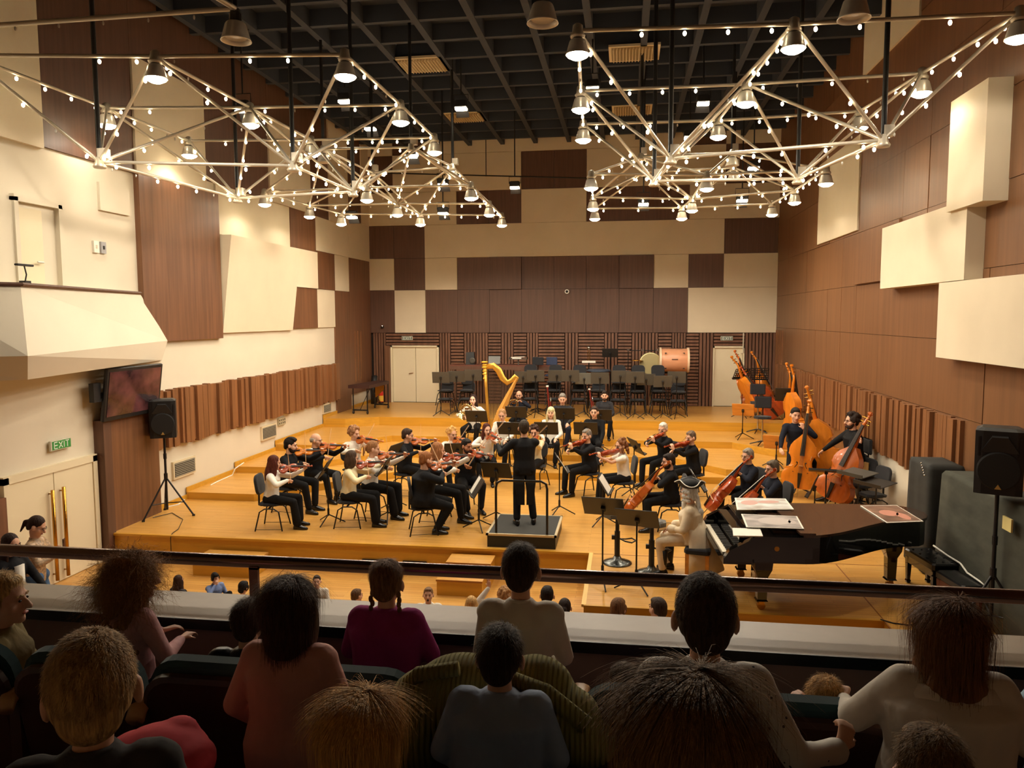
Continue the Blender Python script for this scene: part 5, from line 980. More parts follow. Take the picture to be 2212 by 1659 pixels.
# double bass players on high stools
def bass_player(desc, short, px, py, Y, L, rz, m, hands, pin, top, n, seat=.74, st_label='', wpin=None, wtop=None, wn=None, **kw):
    rz = math.radians(rz); p, s = head_base(px, py, Y, L, seat); s = max(.95, min(1.15, s)); base = V((p.x, p.y, L))-Matrix.Rotation(rz, 3, 'Z') @ (V((0, .07, 0))*s)
    if hands is None:
        Mi = (Matrix.Translation(base) @ Matrix.Rotation(rz, 4, 'Z') @ Matrix.Scale(s, 4)).inverted(); d = (V(wtop)-V(wpin)).normalized()
        hands = {-1: (Mi @ (V(wpin)+d*1.42+V((.02, .07, .0))), (.5, -.3, .3), (.3, .8, -.2), (-.8, .2, -.6), .85), 1: ((.30, .50, .84), (.1, .7, -.7), (-.6, -.4, -.5), (1, -.2, .1), .6)}
    root, M, hc, J, H = person(desc, base, rz, s, hands=hands, seat=seat, feet={1: (.2, .38, .0), -1: (-.22, .30, .12)}, **kw)
    Mi = M.inverted(); d = (V(top)-V(pin)).normalized(); b = string_inst('double_bass', f'double bass held by the {short}', 'double bass', 'bass', m, 'double basses being held'); orient(b, *((M @ (V(pin)+d*.2), M.to_3x3() @ d, M.to_3x3() @ V(n)) if not wpin else (V(wpin)+(V(wtop)-V(wpin)).normalized()*.2, V(wtop)-V(wpin), V(wn))))
    bass_stool(st_label, base, rz, seat*s-.03); return M
bass_player('dark haired man resting chin on hand behind an upright double bass', 'man with chin on hand', 1727, 882, 16.7, 0, 176, M_vioY, {-1: ((-.05, .27, 1.23), (.2, -.25, .9), (.3, -.8, .2), (-.7, .5, -.6), 1.0), 1: ((.36, .42, .86), (-.2, .7, -.5), (-.5, -.6, -.3), (1, -.2, -.3), .6)}, (-.24, .66, .0), (-.48, .30, 1.86), (.18, .9, .25), wpin=Pz(1722, 1074, 0), wtop=Py(1747, 878, 16.35), wn=(-.22, -.95, .3), st_label='high stool under the man with chin on hand', hair=('crop', (34, 28, 26)), shirt=K_NV, side=.12, turn=.15, nod=.12)
MBP = bass_player('young man with dark curly hair in black jacket playing double bass by the wall', 'curly haired bassist', 1840, 891, 15.75, 0, 96, M_vio, None, (.42, .95, .0), (-.30, -.12, 1.66), (.15, .8, .6), wpin=Pz(1788, 1100, 0), wtop=Px(1893, 888, 4.76), wn=(-.62, -.72, .35), st_label='high stool under the curly haired bassist', hair=('curly', (46, 36, 32)), beard=(60, 48, 42), glasses=True, shirt=cloth('jacket_black', (20, 20, 22), .75), fat=1.15, turn=.1); bow('double bass bow in the hand of the curly haired bassist', MBP @ V((.34, .60, .78)), MBP @ V((-.32, .86, .84)), 'bass')
# winds
def wind(desc, short, px, py, Y, L, rz, hands=None, tool=None, **kw):
    rz = math.radians(rz); p, s = head_base(px, py, Y, L); s = max(.92, min(1.14, s)); base = V((p.x, p.y, L))-Matrix.Rotation(rz, 3, 'Z') @ (V((0, .07, 0))*s)
    root, M, hc, J, H = person(desc, base, rz, s, hands=hands, **kw); seat_for(base, rz, f'black orchestra chair under the {short}'); return M, hc, base
def horn(label, M, mouth, bell):
    t = thing('french_horn', label, 'horn', group='french horns'); m, b = V(mouth), V(bell); c = (m+b)/2+V((.0, .06, 0))
    ring = lambda c, r, a0, n=16: [c+V((r*math.cos(a0+i*2*math.pi/n), .01*math.sin(i), r*math.sin(a0+i*2*math.pi/n))) for i in range(n)]
    MB().tube([m, m.lerp(c, .5)]+ring(c, .12, 2.3, 14), .009, 6).obj('leadpipe', M_brass, t, True); MB().tube(ring(c+V((0, .015, 0)), .135, 0, 20), .011, 6).tube(ring(c-V((0, .015, 0)), .09, 0, 16), .01, 6).obj('tubing', mat('silver_brass', (214, 190, 140), .2, metal=1.), t, True)
    pts = [c+V((.1, 0, -.1)), c.lerp(b, .6)+V((.05, 0, -.03)), b]; dd = (b-c).normalized()
    MB().tube([c+V((.12, .0, .05)), c+V((.13, 0, -.06)), b-dd*.14, b-dd*.06, b-dd*.02, b], [.012, .018, .035, .07, .11, .15], 18, False).obj('bell', mat('silver_brass', (214, 190, 140), .2, metal=1.), t, True)
    for i in range(3): MB().lathe([(.0, -.02), (.018, -.02), (.018, .02), (0, .02)], 10, Matrix.Translation(c+V((-.05+.035*i, .03, .03)))).obj('valve', M_brass, t)
    t.matrix_world = M; return t
h1 = {-1: ((-.11, .26, 1.02), (.5, .4, .4), (.4, .5, -.5), (-1, -.2, -.6), .7), 1: ((.17, .22, .80), (-.2, .3, -.4), (-.6, .2, .3), (1, -.3, -.2), .5)}
M, hc, b_ = wind('dark haired woman in white lace top playing french horn', 'horn woman', 1022, 853, 19.6, .3, 178, h1, sex='f', hair=('long', (52, 34, 30)), shirt=K_WH, skin='pale'); horn('french horn played by the dark haired woman', M, hc+V((0, .11, -.07)), (.26, .18, .80))
M, hc, b_ = wind('balding man with glasses and goatee playing french horn', 'horn man', 1121, 845, 20.5, .47, 180, h1, hair=('bald', (96, 74, 60)), beard=(92, 70, 58), glasses=True, shirt=K_NV); horn('french horn played by the balding man', M, hc+V((0, .11, -.07)), (.26, .18, .80))
lap = None
M, hc, b_ = wind('woman with pulled back fair hair and glasses in white behind a music desk', 'flute woman', 1085, 885, 18.1, .15, 176, sex='f', hair=('bun', (176, 134, 92)), shirt=K_WH, glasses=True, nod=.25)
t = thing('flute', 'silver flute resting on the lap of the fair haired woman', 'flute'); MB().tube([(-.3, .3, .68), (.3, .34, .66)], .0095, 8).obj('tube', M_chrome, t); MB().tube([(-.1, .315, .69), (.26, .338, .68)], .004, 5).obj('keys', M_chrome, t); MB().ell((-.24, .305, .692), (.02, .01, .006), 8, 4).obj('lip_plate', M_chrome, t); t.matrix_world = M
M, hc, b_ = wind('woman with long pale blond hair in white sitting behind a music desk', 'blond woman', 1190, 880, 18.4, .15, 180, sex='f', hair=('longfringe', (236, 212, 164)), shirt=K_WH)
def oboe(label, M, a, b, grp='clarinets and oboes'):
    t = thing('oboe', label, 'oboe', group=grp); a, b = V(a), V(b); MB().tube([a, a.lerp(b, .1), b-(b-a).normalized()*.08, b], [.006, .011, .014, .03], 10).obj('tube', M_ebony, t)
    for i in range(7): MB().ell(a.lerp(b, .2+.1*i)+V((0, .014, .004)), (.012, .006, .009), 6, 4).obj('key', M_chrome, t)
    t.matrix_world = M
oboe('dark oboe with silver keys beside the blond woman', M, (.2, .18, 1.02), (.24, .26, .42)); 
M, hc, b_ = wind('grey haired man in charcoal shirt with crossed leg holding a bassoon', 'grey haired bassoonist', 1215, 851, 19.9, .3, 182, hair=('crop', (138, 132, 124)), shirt=cloth('charcoal', (48, 48, 52)), pants=cloth('navy_jeans', (30, 34, 48)), nod=.2, feet={1: (.30, .52, .22), -1: (-.1, .46, 0)})
def bassoon(label, M, a, b):
    t = thing('bassoon', label, 'bassoon', group='bassoons'); a, b = V(a), V(b); d = (b-a); x = V((.045, 0, 0)); w = mat('bassoon_red', (118, 34, 26), .25, coat=.4)
    MB().tube([a, a+d*.45], .024, 10).obj('boot', w, t); MB().tube([a+x*.5+d*.4, a+x*.5+d*.95, b+x*.5], [.02, .019, .026], 10).obj('bell_joint', w, t); MB().tube([a-x*.5+d*.4, a-x*.5+d*.72], .014, 10).obj('wing_joint', w, t); MB().lathe([(.016, 0), (.032, 0), (.032, .035), (.016, .035)], 14, Matrix.Translation(b+x*.5)).obj('bell_ring', M_paper, t)
    MB().tube([a-x*.5+d*.72, a-x*.5+d*.78+V((0, -.06, .03)), a-x*.5+d*.72+V((0, -.2, 0))], .005, 6).obj('crook', M_chrome, t)
    for i in range(6): MB().ell(a+d*(.1+.1*i)+V((0, .03, 0)), (.014, .008, .014), 6, 4).obj('key', M_chrome, t)
    t.matrix_world = M
bassoon('dark red bassoon with white top ring beside the grey haired man', M, (.22, .28, .25), (.34, .1, 1.48))
M, hc, b_ = wind('man with short dark hair and glasses in black shirt, oboe player', 'oboe man', 1284, 879, 18.5, .15, 172, hair=('crop', (62, 50, 44)), glasses=True, hands={1: ((.16, .3, .60), (0, .6, -.8), (0, -.3, -1)), -1: ((-.2, .36, .55), (-.2, .4, -.9), (.5, 0, -.6))}); oboe('dark clarinet with silver keys beside the oboe man', M, (.28, .2, 1.0), (.3, .28, .4))
M, hc, b_ = wind('man with dark quiff and full beard in charcoal shirt, second bassoonist', 'bearded bassoonist', 1306, 846, 20.6, .47, 180, hair=('quiff', (46, 38, 34)), beard=(66, 54, 46), shirt=cloth('charcoal', (48, 48, 52))); bassoon('red bassoon with white top ring beside the bearded man', M, (.22, .28, .25), (.40, .1, 1.36))
# pianist figure in period costume
rz = math.radians(78); bz = V((1.0, 11.02, 0)); cb = cloth('ivory_coat', (232, 214, 184), .7, .05)
root, M, hc, J, H = person('person in ivory period coat, white wig and black tricorn sitting before the piano', bz, rz, 1.0, 'sit', hair=('wig', (238, 230, 214)), headk=1.22, shirt=cb, pants=cloth('ivory_breeches', (228, 210, 182), .7, .05), shirt_name='coat', turn=-.35, group=None, fat=1.3, seat=.5, feet={1: (.18, .36, 0), -1: (-.16, .40, 0)}, hands={1: ((.13, .28, .70), (-.3, .8, -.3), (0, -.3, -1)), -1: ((-.12, .30, .70), (.3, .8, -.3), (0, -.3, -1))})
for k in (-1, 1):
    an, kk = J[k*2], None; MB().tube([an+V((0, 0, -.02)), an+V((0, -.0, .2)), an+V((0, .0, .31))], [.048, .066, .072], 12).obj('stocking', mat('stocking_black', (20, 20, 22), .6), root, True)
cs = MB().loft([[V((rx*math.cos(a)*(1+.05*math.sin(5*a)), ry*math.sin(a)*(1+.04*math.sin(7*a))+oy, z)) for a in [math.pi*(.93+1.14*i/17) for i in range(18)]+[math.pi*(2.07-1.14*i/17) for i in range(18)]][:18]+[V((.93*rx*math.cos(a), .9*ry*math.sin(a)+oy, z)) for a in [math.pi*(2.07-1.14*i/17) for i in range(18)]] for rx, ry, oy, z in ((.19, .15, -.0, .82), (.25, .22, -.02, .62), (.31, .30, -.06, .40), (.36, .36, -.08, .14))])
cs.obj('coat_skirt', cb, root, True)
for k in (-1, 1):
    e, w = J[k]; MB().cap(w.lerp(e, .32), w.lerp(e, .05), .056, .066, 12).obj('cuff', cb, root, True); MB().ell(w.lerp(e, .0), (.045, .045, .035), 12, 8).obj('lace_cuff', M_paper, root, True)
MB().ell(J[1][0].lerp(J[1][0], 0)*0+V((0, .13, 1.03)), (.06, .04, .1), 12, 8).obj('jabot', M_paper, root, True)
hb = MB().ell((0, -.02, .10), (.09, .105, .07), 16, 8, H); rim = MB()
rp = []
for i in range(37):
    a = i/36*2*math.pi; q = 1+.0*math.cos(3*a); up = .05+.055*(.5+.5*math.cos(3*(a-math.pi/2)+math.pi)); rp.append(((.165+.02*math.cos(3*(a-math.pi/2)))*math.cos(a), (.165+.03*math.cos(3*(a-math.pi/2)))*math.sin(a)-.02, .06+up))
hat = MB().loft([[H @ V((.088*math.cos(i/36*6.2832), .1*math.sin(i/36*6.2832)-.02, .07)) for i in range(36)], [H @ V(p) for p in rp[:36]], [H @ V((p[0]*.98, p[1]*.98, p[2]+.006)) for p in rp[:36]], [H @ V((.085*math.cos(i/36*6.2832), .097*math.sin(i/36*6.2832)-.02, .085)) for i in range(36)]])
o = hb.obj('hat_crown', mat('felt_black', (18, 18, 20), .8), root, True); hat.obj('hat_brim', mat('felt_black', (18, 18, 20), .8), root, True); MB().tube([H @ V(p) for p in rp], .007, 6).obj('hat_trim', M_paper, root)
for z in range(5): MB().ell((.10, .1, .62+.07*z), (.008, .008, .008), 6, 4).obj('button', M_brass, root)
t = thing('pianist_bench', 'black bench with wooden apron under the period costume person', 'bench', bz+V((.1, 0, 0)), rz); MB().rbox((0, 0, .45), (.7, .36, .08), .03).obj('cushion', M_pad, t)
for sx in (-1, 1):
    for sy in (-1, 1): MB().bb(sx*.3-.025, sx*.3+.025, sy*.14-.025, sy*.14+.025, 0, .41).obj('leg', M_deskW if sx < 0 else M_black, t)
# music stands of the orchestra
for px, top, Y, L, rz, nm, h_, m, sh in ((703, 995, 13.0, 0, -80, 'black music stand tilted before the front left violin pair', 0, M_desk, 1), (832, 990, 13.3, 0, -85, 'black music stand between the cream blouse woman and the red-bearded man', 0, M_desk, 0), (1072, 1000, 13.6, 0, 172, 'black music stand left of the conductor', 0, M_desk, 0), (1030, 1035, 13.0, 0, -70, 'black music stand seen edge-on beside the podium', 0, M_desk, 1),
        (1212, 985, 14.2, 0, 100, 'black music stand right of the podium for the viola man', 0, M_desk, 1), (1306, 1030, 13.6, 0, 84, 'music stand with white sheets before the cellist', 0, M_desk, 2), (1373, 950, 16.0, 0, 110, 'black music stand with bag behind the wavy haired woman', 0, M_desk, 0), (1505, 1020, 13.0, 0, 92, 'music stand with pale sheets beside the tricorn hat', 0, M_desk, 2),
        (850, 960, 14.2, 0, -100, 'black music stand behind the ponytail woman', 0, M_desk, 0), (988, 958, 15.2, 0, -160, 'black music stand behind the man with moustache', 0, M_desk, 0), (1029, 888, 18.9, .3, 178, 'black music stand before the horn woman', 0, M_desk, 1), (1115, 879, 19.6, .3, 178, 'black music stand before the horn man', 0, M_desk, 1),
        (1100, 913, 17.4, .15, 176, 'black music stand before the fair haired flute woman', 0, M_desk, 0), (1180, 913, 17.6, .15, 180, 'black music stand before the blond woman', 0, M_desk, 1), (1218, 882, 19.2, .3, 180, 'black music stand before the grey haired bassoonist', 0, M_desk, 0), (1298, 885, 19.4, .3, 178, 'black music stand before the bearded bassoonist', 0, M_desk, 1), (1265, 913, 17.7, .15, 178, 'black music stand before the oboe man', 0, M_desk, 1)):
    p = Py(px, top, Y); music_stand((p.x, Y, L), math.radians(rz), nm, max(.7, p.z-L-.13), 32, m, 'music stands in the orchestra', sh, .56, .36)
t = thing('instrument_case', 'black instrument case standing on the riser behind the wavy haired woman', 'case', Pz(1366, 975, .15)); MB().rbox((0, 0, .13), (.5, .26, .26), .04).obj('body', M_black, t); MB().tube([(-.08, 0, .26), (-.06, 0, .31), (.06, 0, .31), (.08, 0, .26)], .012, 6).obj('handle', M_black, t)
# ------------------------------------------------------------------ balcony in front of the camera
M_ledge = mat('ledge_laminate', (172, 156, 136), .45, noise=.08, nscale=(4, 6, 4)); M_par = mat('parapet_cloth', (138, 114, 108), .85, noise=.1, nscale=(2, 2, 2)); M_rail = mat('rail_metal', (120, 98, 92), .2, metal=.8)
M_teal = mat('seat_teal', (30, 62, 68), .9, sheen=.2); M_seatw = mat('seat_shell', (66, 40, 30), .35); M_arm = mat('armrest_wood', (196, 150, 98), .35, noise=.1, nscale=(4, 14, 4))
struct(MB().bb(XL, XR, 3.03, 3.24, 1.3, 2.40).obj('wall_balcony', M_par))
struct(MB().bb(XL, XR, 2.985, 3.29, 2.405, 2.44).obj('trim_ledge', M_ledge)); struct(MB().bb(XL, XR, 2.978, 2.985, 2.395, 2.442).obj('trim_ledge_edge', M_ebony))
struct(MB().bb(XL, XR, 1.95, 3.03, 1.55, 1.75).obj('floor_balcony', M_par)); struct(MB().bb(XL, XR, 1.05, 1.95, 1.55, 1.95).obj('floor_balcony', M_par)); struct(MB().bb(XL, XR, -2.9, 1.05, 1.55, 2.15).obj('floor_balcony', M_par))
struct(MB().bb(XL+.02, XR-.02, 4.6, 7.9, ZF, .12).obj('floor_tier', M_par))
t = thing('handrail', 'dark polished metal handrail running along the balcony ledge', 'railing', (0, 3.3, 2.6))
MB().tube([(-6.5, 0, 0), (-2, 0, 0), (1, 0, 0), (4.9, 0, 0)], .03, 18).obj('rail', M_rail, t, True)
for x in (-5.8, -3.76, -1.72, .32, 2.36, 4.4): MB().bb(x-.022, x+.022, -.03, -.012, -.165, -.02).bb(x-.022, x+.022, -.03, .02, -.03, -.015).obj('post', mat('post_brown', (120, 78, 66), .4), t)
def seat_thing(label, x, y, z, grp):
    t = thing('theatre_seat', label, 'seat', (x, y, z), 0, grp); tl = Matrix.Rotation(math.radians(10), 4, 'X')
    MB().rslab((0, -.03, 0), .44, .56, .035, .1, Matrix.Translation((0, -.03, .48)) @ tl).obj('back_shell', M_seatw, t); MB().rslab((0, .02, .02), .43, .54, .06, .1, Matrix.Translation((0, -.03, .5)) @ tl).obj('back_cushion', M_teal, t)
    MB().rbox((0, .24, .28), (.42, .42, .1), .05).obj('seat_cushion', M_teal, t); MB().bb(-.02, .02, .05, .3, -.11, .25).obj('pedestal', M_black, t)
    return t
def armrest(label, x, y, z, grp):
    t = thing('armrest', label, 'armrest', (x, y, z), 0, grp)
    MB().loft([[V((.034*math.cos(a), u, .018*math.sin(a)+h)) for a in [i*math.pi/5 for i in range(10)]] for u, h in ((-.2, -.03), (-.18, 0), (.05, .005), (.16, .0), (.2, -.02))]).obj('top', M_arm, t, True); MB().bb(-.02, .02, -.16, .12, -.6, -.01).obj('side_panel', M_seatw, t)
SP = .47
for i in range(-5, 6):
    x = -.14+SP*i
    seat_thing(f'dark theatre seat with teal cushion in the front balcony row, {ordn(i+5)} from the left', x-SP/2, 2.27, 1.86, 'front balcony seats'); armrest(f'rounded wooden armrest in the front balcony row, {ordn(i+5)} from the left', x, 2.34, 2.49, 'front balcony armrests')
for i in range(-3, 3):
    x = -.83+SP*(i+1)
    seat_thing(f'dark theatre seat in the second balcony row, {ordn(i+3)} from the left', x-SP/2, 1.12, 2.15, 'second row balcony seats')
armrest('reddish lit armrest in the second balcony row beside the coral jacket', -1.3, 1.86, 2.49, 'second row armrests')
# ------------------------------------------------------------------ children in the balcony
def strands(root_hair, H, style, rgb, n, seed, length=.03, w=.0009):
    r = np.random.RandomState(seed); vs = []; fs = []; c0 = np.array([0, -.024, .036]); R = np.array([.083, .1, .096])*1.0; N = 0
    while N < n:
        d = r.normal(size=3); d /= np.linalg.norm(d)
        if style == 'short':
            if d[2] < -.7 or (d[1] > .45 and d[2] < .35): continue
        elif d[2] < -.3 or (d[1] > .5 and d[2] < .5): continue
        N += 1; p = c0+d*R*.99; pts = [p]; L = length*r.uniform(.6, 1.25); seg = 3 if style == 'short' else 6
        t = np.cross(d, [.25, .1, 1.]); t /= (np.linalg.norm(t)+1e-6); down = np.cross(t, d); down = down*(-1 if down[2] > 0 else 1); jit = r.normal(size=3)*.09
        for s in range(seg):
            u = (s+1)/seg; q0 = pts[-1]
            if style == 'short': v = d*.16+down*.8+jit*1.6
            elif style == 'curly': v = d*(.35-.2*u)+np.array([0, -.08, -.75])+r.normal(size=3)*.6
            else:
                e = (q0-c0)/R; e /= np.linalg.norm(e); dn = np.array([0, -.05, -1.])-e*min(0, np.dot(e, [0, -.05, -1.])); v = dn*(1. if e[2] < .75 else .3)+down*(.8 if e[2] > .2 else 0)+jit*.6
            v /= np.linalg.norm(v)+1e-9; q = q0+v*L/seg; e = (q-c0)/(R*1.015); m = np.linalg.norm(e)
            if m < 1: q = c0+e/m*R*1.015
            elif style == 'long' and q[2] < c0[2]: q[:2] = c0[:2]+(q[:2]-c0[:2])*.985
            pts.append(q)
        b = len(vs)
        for j, q in enumerate(pts):
            tg = pts[min(j+1, seg)]-pts[max(j-1, 0)]; sd = np.cross(tg, q-c0); sd /= (np.linalg.norm(sd)+1e-9); ww = w*(1-.6*j/seg); vs += [tuple(H @ V(q-sd*ww)), tuple(H @ V(q+sd*ww))]
        for j in range(seg): fs.append((b+2*j, b+2*j+1, b+2*j+3, b+2*j+2))
    mb = MB(); mb.v = vs; mb.f = fs; o = mb.obj('hair_strand', hairm('%d_%d_%d' % rgb, rgb), root_hair, True, 'stuff'); return o
def kid(label, px, py, Y, rz=0, floor=1.75, headk=1.22, hairs=('short', (50, 36, 28)), hst='crop', nstr=2600, slen=.03, sstyle='short', pose='stand', group='children in the balcony', tall=None, **kw):
    p = Py(px, py, Y); seat = .30; nom = (.93+.49 if pose == 'stand' else seat+.55)+.17+.118*headk+.012; s = (p.z-floor)/nom
    base = V((p.x, p.y, floor))-Matrix.Rotation(math.radians(rz), 3, 'Z') @ (V((0, .06, 0))*s)
    root, M, hc, J, H = person(label, base, math.radians(rz), s, pose, hair=(hst, hairs[1]), headk=headk, group=group, vb=.0105, vc=.013, vh=.0085, seat=seat, **kw)
    hs = [o for o in root.children if o.name.startswith('hair')]
    if hs and nstr: strands(hs[0], H, sstyle, hairs[1], nstr, px, slen)
    return root, M, hc, J, H, s
hang = {1: ((.2, .16, .92), (0, .6, -.8), (-1, 0, 0)), -1: ((-.2, .16, .92), (0, .6, -.8), (1, 0, 0))}
fwd = {1: ((.12, .3, 1.12), (-.3, .9, .1), (0, 0, -1)), -1: ((-.12, .3, 1.12), (.3, .9, .1), (0, 0, -1))}
brown = (62, 42, 28)
pk = cloth('pink_blouse', (206, 158, 158), .7)
kid('girl with long curly golden brown hair in pale pink blouse at the ledge', 288, 1200, 2.72, -28, hairs=('c', (150, 106, 62)), hst='curlyfall', nstr=5200, slen=.34, sstyle='curly', sex='f', shirt=pk, hands=fwd, turn=-.5, fat=1.1)
kid('child with pale blond hair in khaki coat cut by the left picture edge', 2, 1236, 2.35, -60, hairs=('c', (206, 170, 112)), hst='crop', shirt=cloth('khaki', (128, 112, 70)), hands=fwd, turn=-.3, fat=1.2)
kid('girl with dark brown bob hair in pale pink top, seen from behind', 625, 1243, 2.05, 0, 1.95, 1.36, ('c', (80, 54, 38)), 'bob', 4200, .17, 'long', sex='f', shirt=cloth('rose_top', (216, 160, 148), .7, .04), hands=hang, fat=1.35)
kid('dark haired child in shiny black puffer jacket behind the bob haired girl', 535, 1292, 2.5, 10, hairs=('c', (64, 46, 36)), hst='crop', shirt=cloth('puffer', (20, 20, 26), .35), hands={1: hang[1], -1: ((-.3, .34, 1.05), (.3, .8, .3), (0, 0, -1))}, fat=1.3)
root, M, hc, J, H, s = kid('girl with two thin braids in wide magenta sweater at the ledge', 835, 1208, 2.8, 0, hairs=('c', (136, 98, 64)), hst='crop', nstr=3800, slen=.06, sstyle='long', sex='f', shirt=cloth('magenta_sweater', (150, 46, 112), .9), hands=fwd, fat=1.5, face=True)
for k in (-1, 1):
    b = MB()
    for i in range(7): b.ell((k*(.072+.006*(i % 2)), -.05+.008*((i+1) % 2), -.05-.026*i), (.013, .012, .02), 8, 6, H)
    b.obj('braid', hairm('136_98_64', (136, 98, 64)), root, True)
kid('boy with short dark hair in white collared shirt at the ledge', 1125, 1172, 2.75, 0, 1.75, 1.24, ('c', (70, 52, 40)), 'crop', 4200, .022, 'short', shirt=cloth('white_shirt', (226, 218, 204), .7, .03), hands={1: ((.16, .3, 1.02), (-.4, .8, .2), (0, 0, -1), (.5, -.3, -1)), -1: ((-.12, .3, 1.08), (.4, .8, .2), (0, 0, -1), (-.4, -.2, -1))}, fat=1.02)
kid('boy with dark tousled hair in light blue shirt in front of the white shirt boy', 1080, 1350, 2.05, 0, 1.9, 1.34, ('c', (64, 48, 38)), 'crop', 5200, .032, 'short', shirt=cloth('blue_shirt', (148, 164, 190), .7, .04), hands=hang, fat=1.4)
ps = mat('polka_shirt', (220, 214, 204), .7, noise=.0); nt = ps.node_tree; vo = nt.nodes.new('ShaderNodeTexVoronoi'); vo.inputs['Scale'].default_value = 26; tc = nt.nodes.new('ShaderNodeTexCoord'); cr = nt.nodes.new('ShaderNodeValToRGB'); cr.color_ramp.interpolation = 'CONSTANT'
cr.color_ramp.elements[0].color = (*lin((50, 50, 62)), 1); cr.color_ramp.elements[1].color = (*lin((220, 214, 204)), 1); cr.color_ramp.elements[1].position = .13; nt.links.new(tc.outputs['Object'], vo.inputs['Vector']); nt.links.new(vo.outputs['Distance'], cr.inputs[0]); nt.links.new(cr.outputs[0], nt.nodes['Principled BSDF'].inputs['Base Color'])
kid('tall boy with shaved dark hair in speckled white shirt, fists raised', 1525, 1238, 1.9, 0, 1.95, 1.36, ('c', (72, 54, 42)), 'crop', 6500, .012, 'short', shirt=ps, hands={-1: ((-.27, .40, 1.04), (.1, .55, .85), (.6, .6, -.3), (-.6, -.3, -.9), 1.1), 1: ((.50, .06, 1.10), (.35, .35, .85), (-.4, .8, -.3), (.6, -.5, -.9), 1.1)}, fat=1.15, sleeve=1.2)
kid('child with light brown hair in purple patterned top bending forward', 1362, 1440, 2.5, 30, hairs=('c', (92, 68, 46)), hst='crop', nstr=2600, slen=.05, sstyle='long', shirt=mat('purple_print', (92, 70, 112), .8, noise=.9, nscale=(16, 16, 16), hue2=(190, 140, 150)), hands={1: ((.34, .22, 1.32), (.4, .8, .1), (0, 0, -1)), -1: ((-.26, .2, .98), (0, .9, -.3), (0, 0, -1))}, fat=1.2, nod=.3, lean=.25)
kid('small blond boy in beige hoodie covering his ears with both hands', 1785, 1462, 2.32, -4, 1.75, 1.3, ('c', (206, 160, 92)), 'crop', 3600, .032, 'short', shirt=cloth('beige_hoodie', (222, 206, 180), .85, .04), hands={1: ((.18, .12, 1.54), (-.5, .2, .8), (-.7, .2, -.6), (1, .2, -.7), .7), -1: ((-.20, .12, 1.52), (.45, .2, .85), (.7, .2, -.6), (-1, .2, -.7), .9)}, fat=1.2)
root, M, hc, J, H, s = kid('girl with long brown hair in wide white hoodie at the right', 2056, 1288, 2.08, -4, 1.95, 1.32, ('c', (128, 88, 56)), 'long', 4600, .24, 'long', sex='f', shirt=cloth('white_hoodie', (230, 222, 210), .9, .04), hands={1: ((.24, .3, 1.08), (-.4, .8, .1), (0, 0, -1)), -1: ((-.36, .34, 1.12), (.2, .9, .2), (0, 0, -1))}, fat=1.75)
MB().loft([[H @ V((x*q, y*q-.075, z)) for x, y in [(.13*math.cos(a), .06*math.sin(a)) for a in [i*math.pi/6 for i in range(12)]]] for q, z in ((.9, -.14), (1.08, -.17), (1.15, -.2), (.9, -.235))]).obj('hood', MATS['cloth_white_hoodie'], root, True)
kid('child with fuzzy light brown hair low at the bottom right', 2015, 1570, 1.5, 0, 1.95, 1.3, ('c', (128, 98, 62)), 'crop', 3400, .03, 'short', shirt=cloth('dark_top', (40, 36, 36)), hands=hang, fat=1.2)
kid('child with straight brown hair, large dark head nearest the lens', 1490, 1440, .98, 0, 2.15, 1.2, ('c', (120, 90, 54)), 'bob', 11000, .19, 'long', sex='f', shirt=cloth('dark_top', (40, 36, 36)), hands=hang, fat=1.1)
kid('girl with straight golden blond hair at the bottom centre', 782, 1488, 1.22, 0, 2.15, 1.16, ('c', (206, 158, 88)), 'bob', 9000, .19, 'long', sex='f', shirt=cloth('dark_top', (40, 36, 36)), hands=hang)
kid('boy with short sandy hair and visible ear at the bottom left', 168, 1366, 1.15, 26, 2.15, 1.42, ('c', (182, 146, 96)), 'crop', 9000, .015, 'short', shirt=cloth('grey_top', (58, 56, 56)), hands=hang, turn=.1, side=.05)
kid('child in light blue shirt cut by the right picture edge', 2322, 1330, 2.2, 20, 1.95, 1.2, ('c', brown), 'crop', 1500, .03, 'short', shirt=cloth('sky_shirt', (150, 184, 208), .7, .04), hands={1: hang[1], -1: ((-.34, .3, 1.2), (.1, .9, .2), (0, 0, -1))}, fat=1.4)
# jackets over the seats
M_cord = mat('olive_corduroy', (134, 126, 62), .85); nt = M_cord.node_tree; tc = nt.nodes.new('ShaderNodeTexCoord'); wv = nt.nodes.new('ShaderNodeTexWave'); wv.inputs['Scale'].default_value = 22; wv.inputs['Distortion'].default_value = 1.2; bp = nt.nodes.new('ShaderNodeBump'); bp.inputs['Strength'].default_value = .8; bp.inputs['Distance'].default_value = .01
nt.links.new(tc.outputs['Object'], wv.inputs['Vector']); nt.links.new(wv.outputs['Fac'], bp.inputs['Height']); nt.links.new(bp.outputs[0], nt.nodes['Principled BSDF'].inputs['Normal'])
def heap(label, c, blobs, m, nm='jacket', cat='jacket', vox=.012):
    t = MB()
    for p, r in blobs: t.ell(p, r, 14, 10)
    o = t.obj(nm, m); o.location = c; remesh(o, vox, 2); tag(o, label, cat); return o
c = Pz(1060, 1545, 2.6)
o = heap('olive corduroy jacket draped over the front row seat backs', c, [((-.2, .08, -.02), (.13, .1, .11)), ((-.1, .12, .03), (.15, .1, .09)), ((.12, .1, .04), (.12, .09, .1)), ((.2, .06, -.02), (.12, .1, .09)), ((.02, .1, -.03), (.22, .1, .1)), ((-.24, .02, -.1), (.08, .08, .12)), ((.27, .04, -.08), (.1, .08, .07))], M_cord)
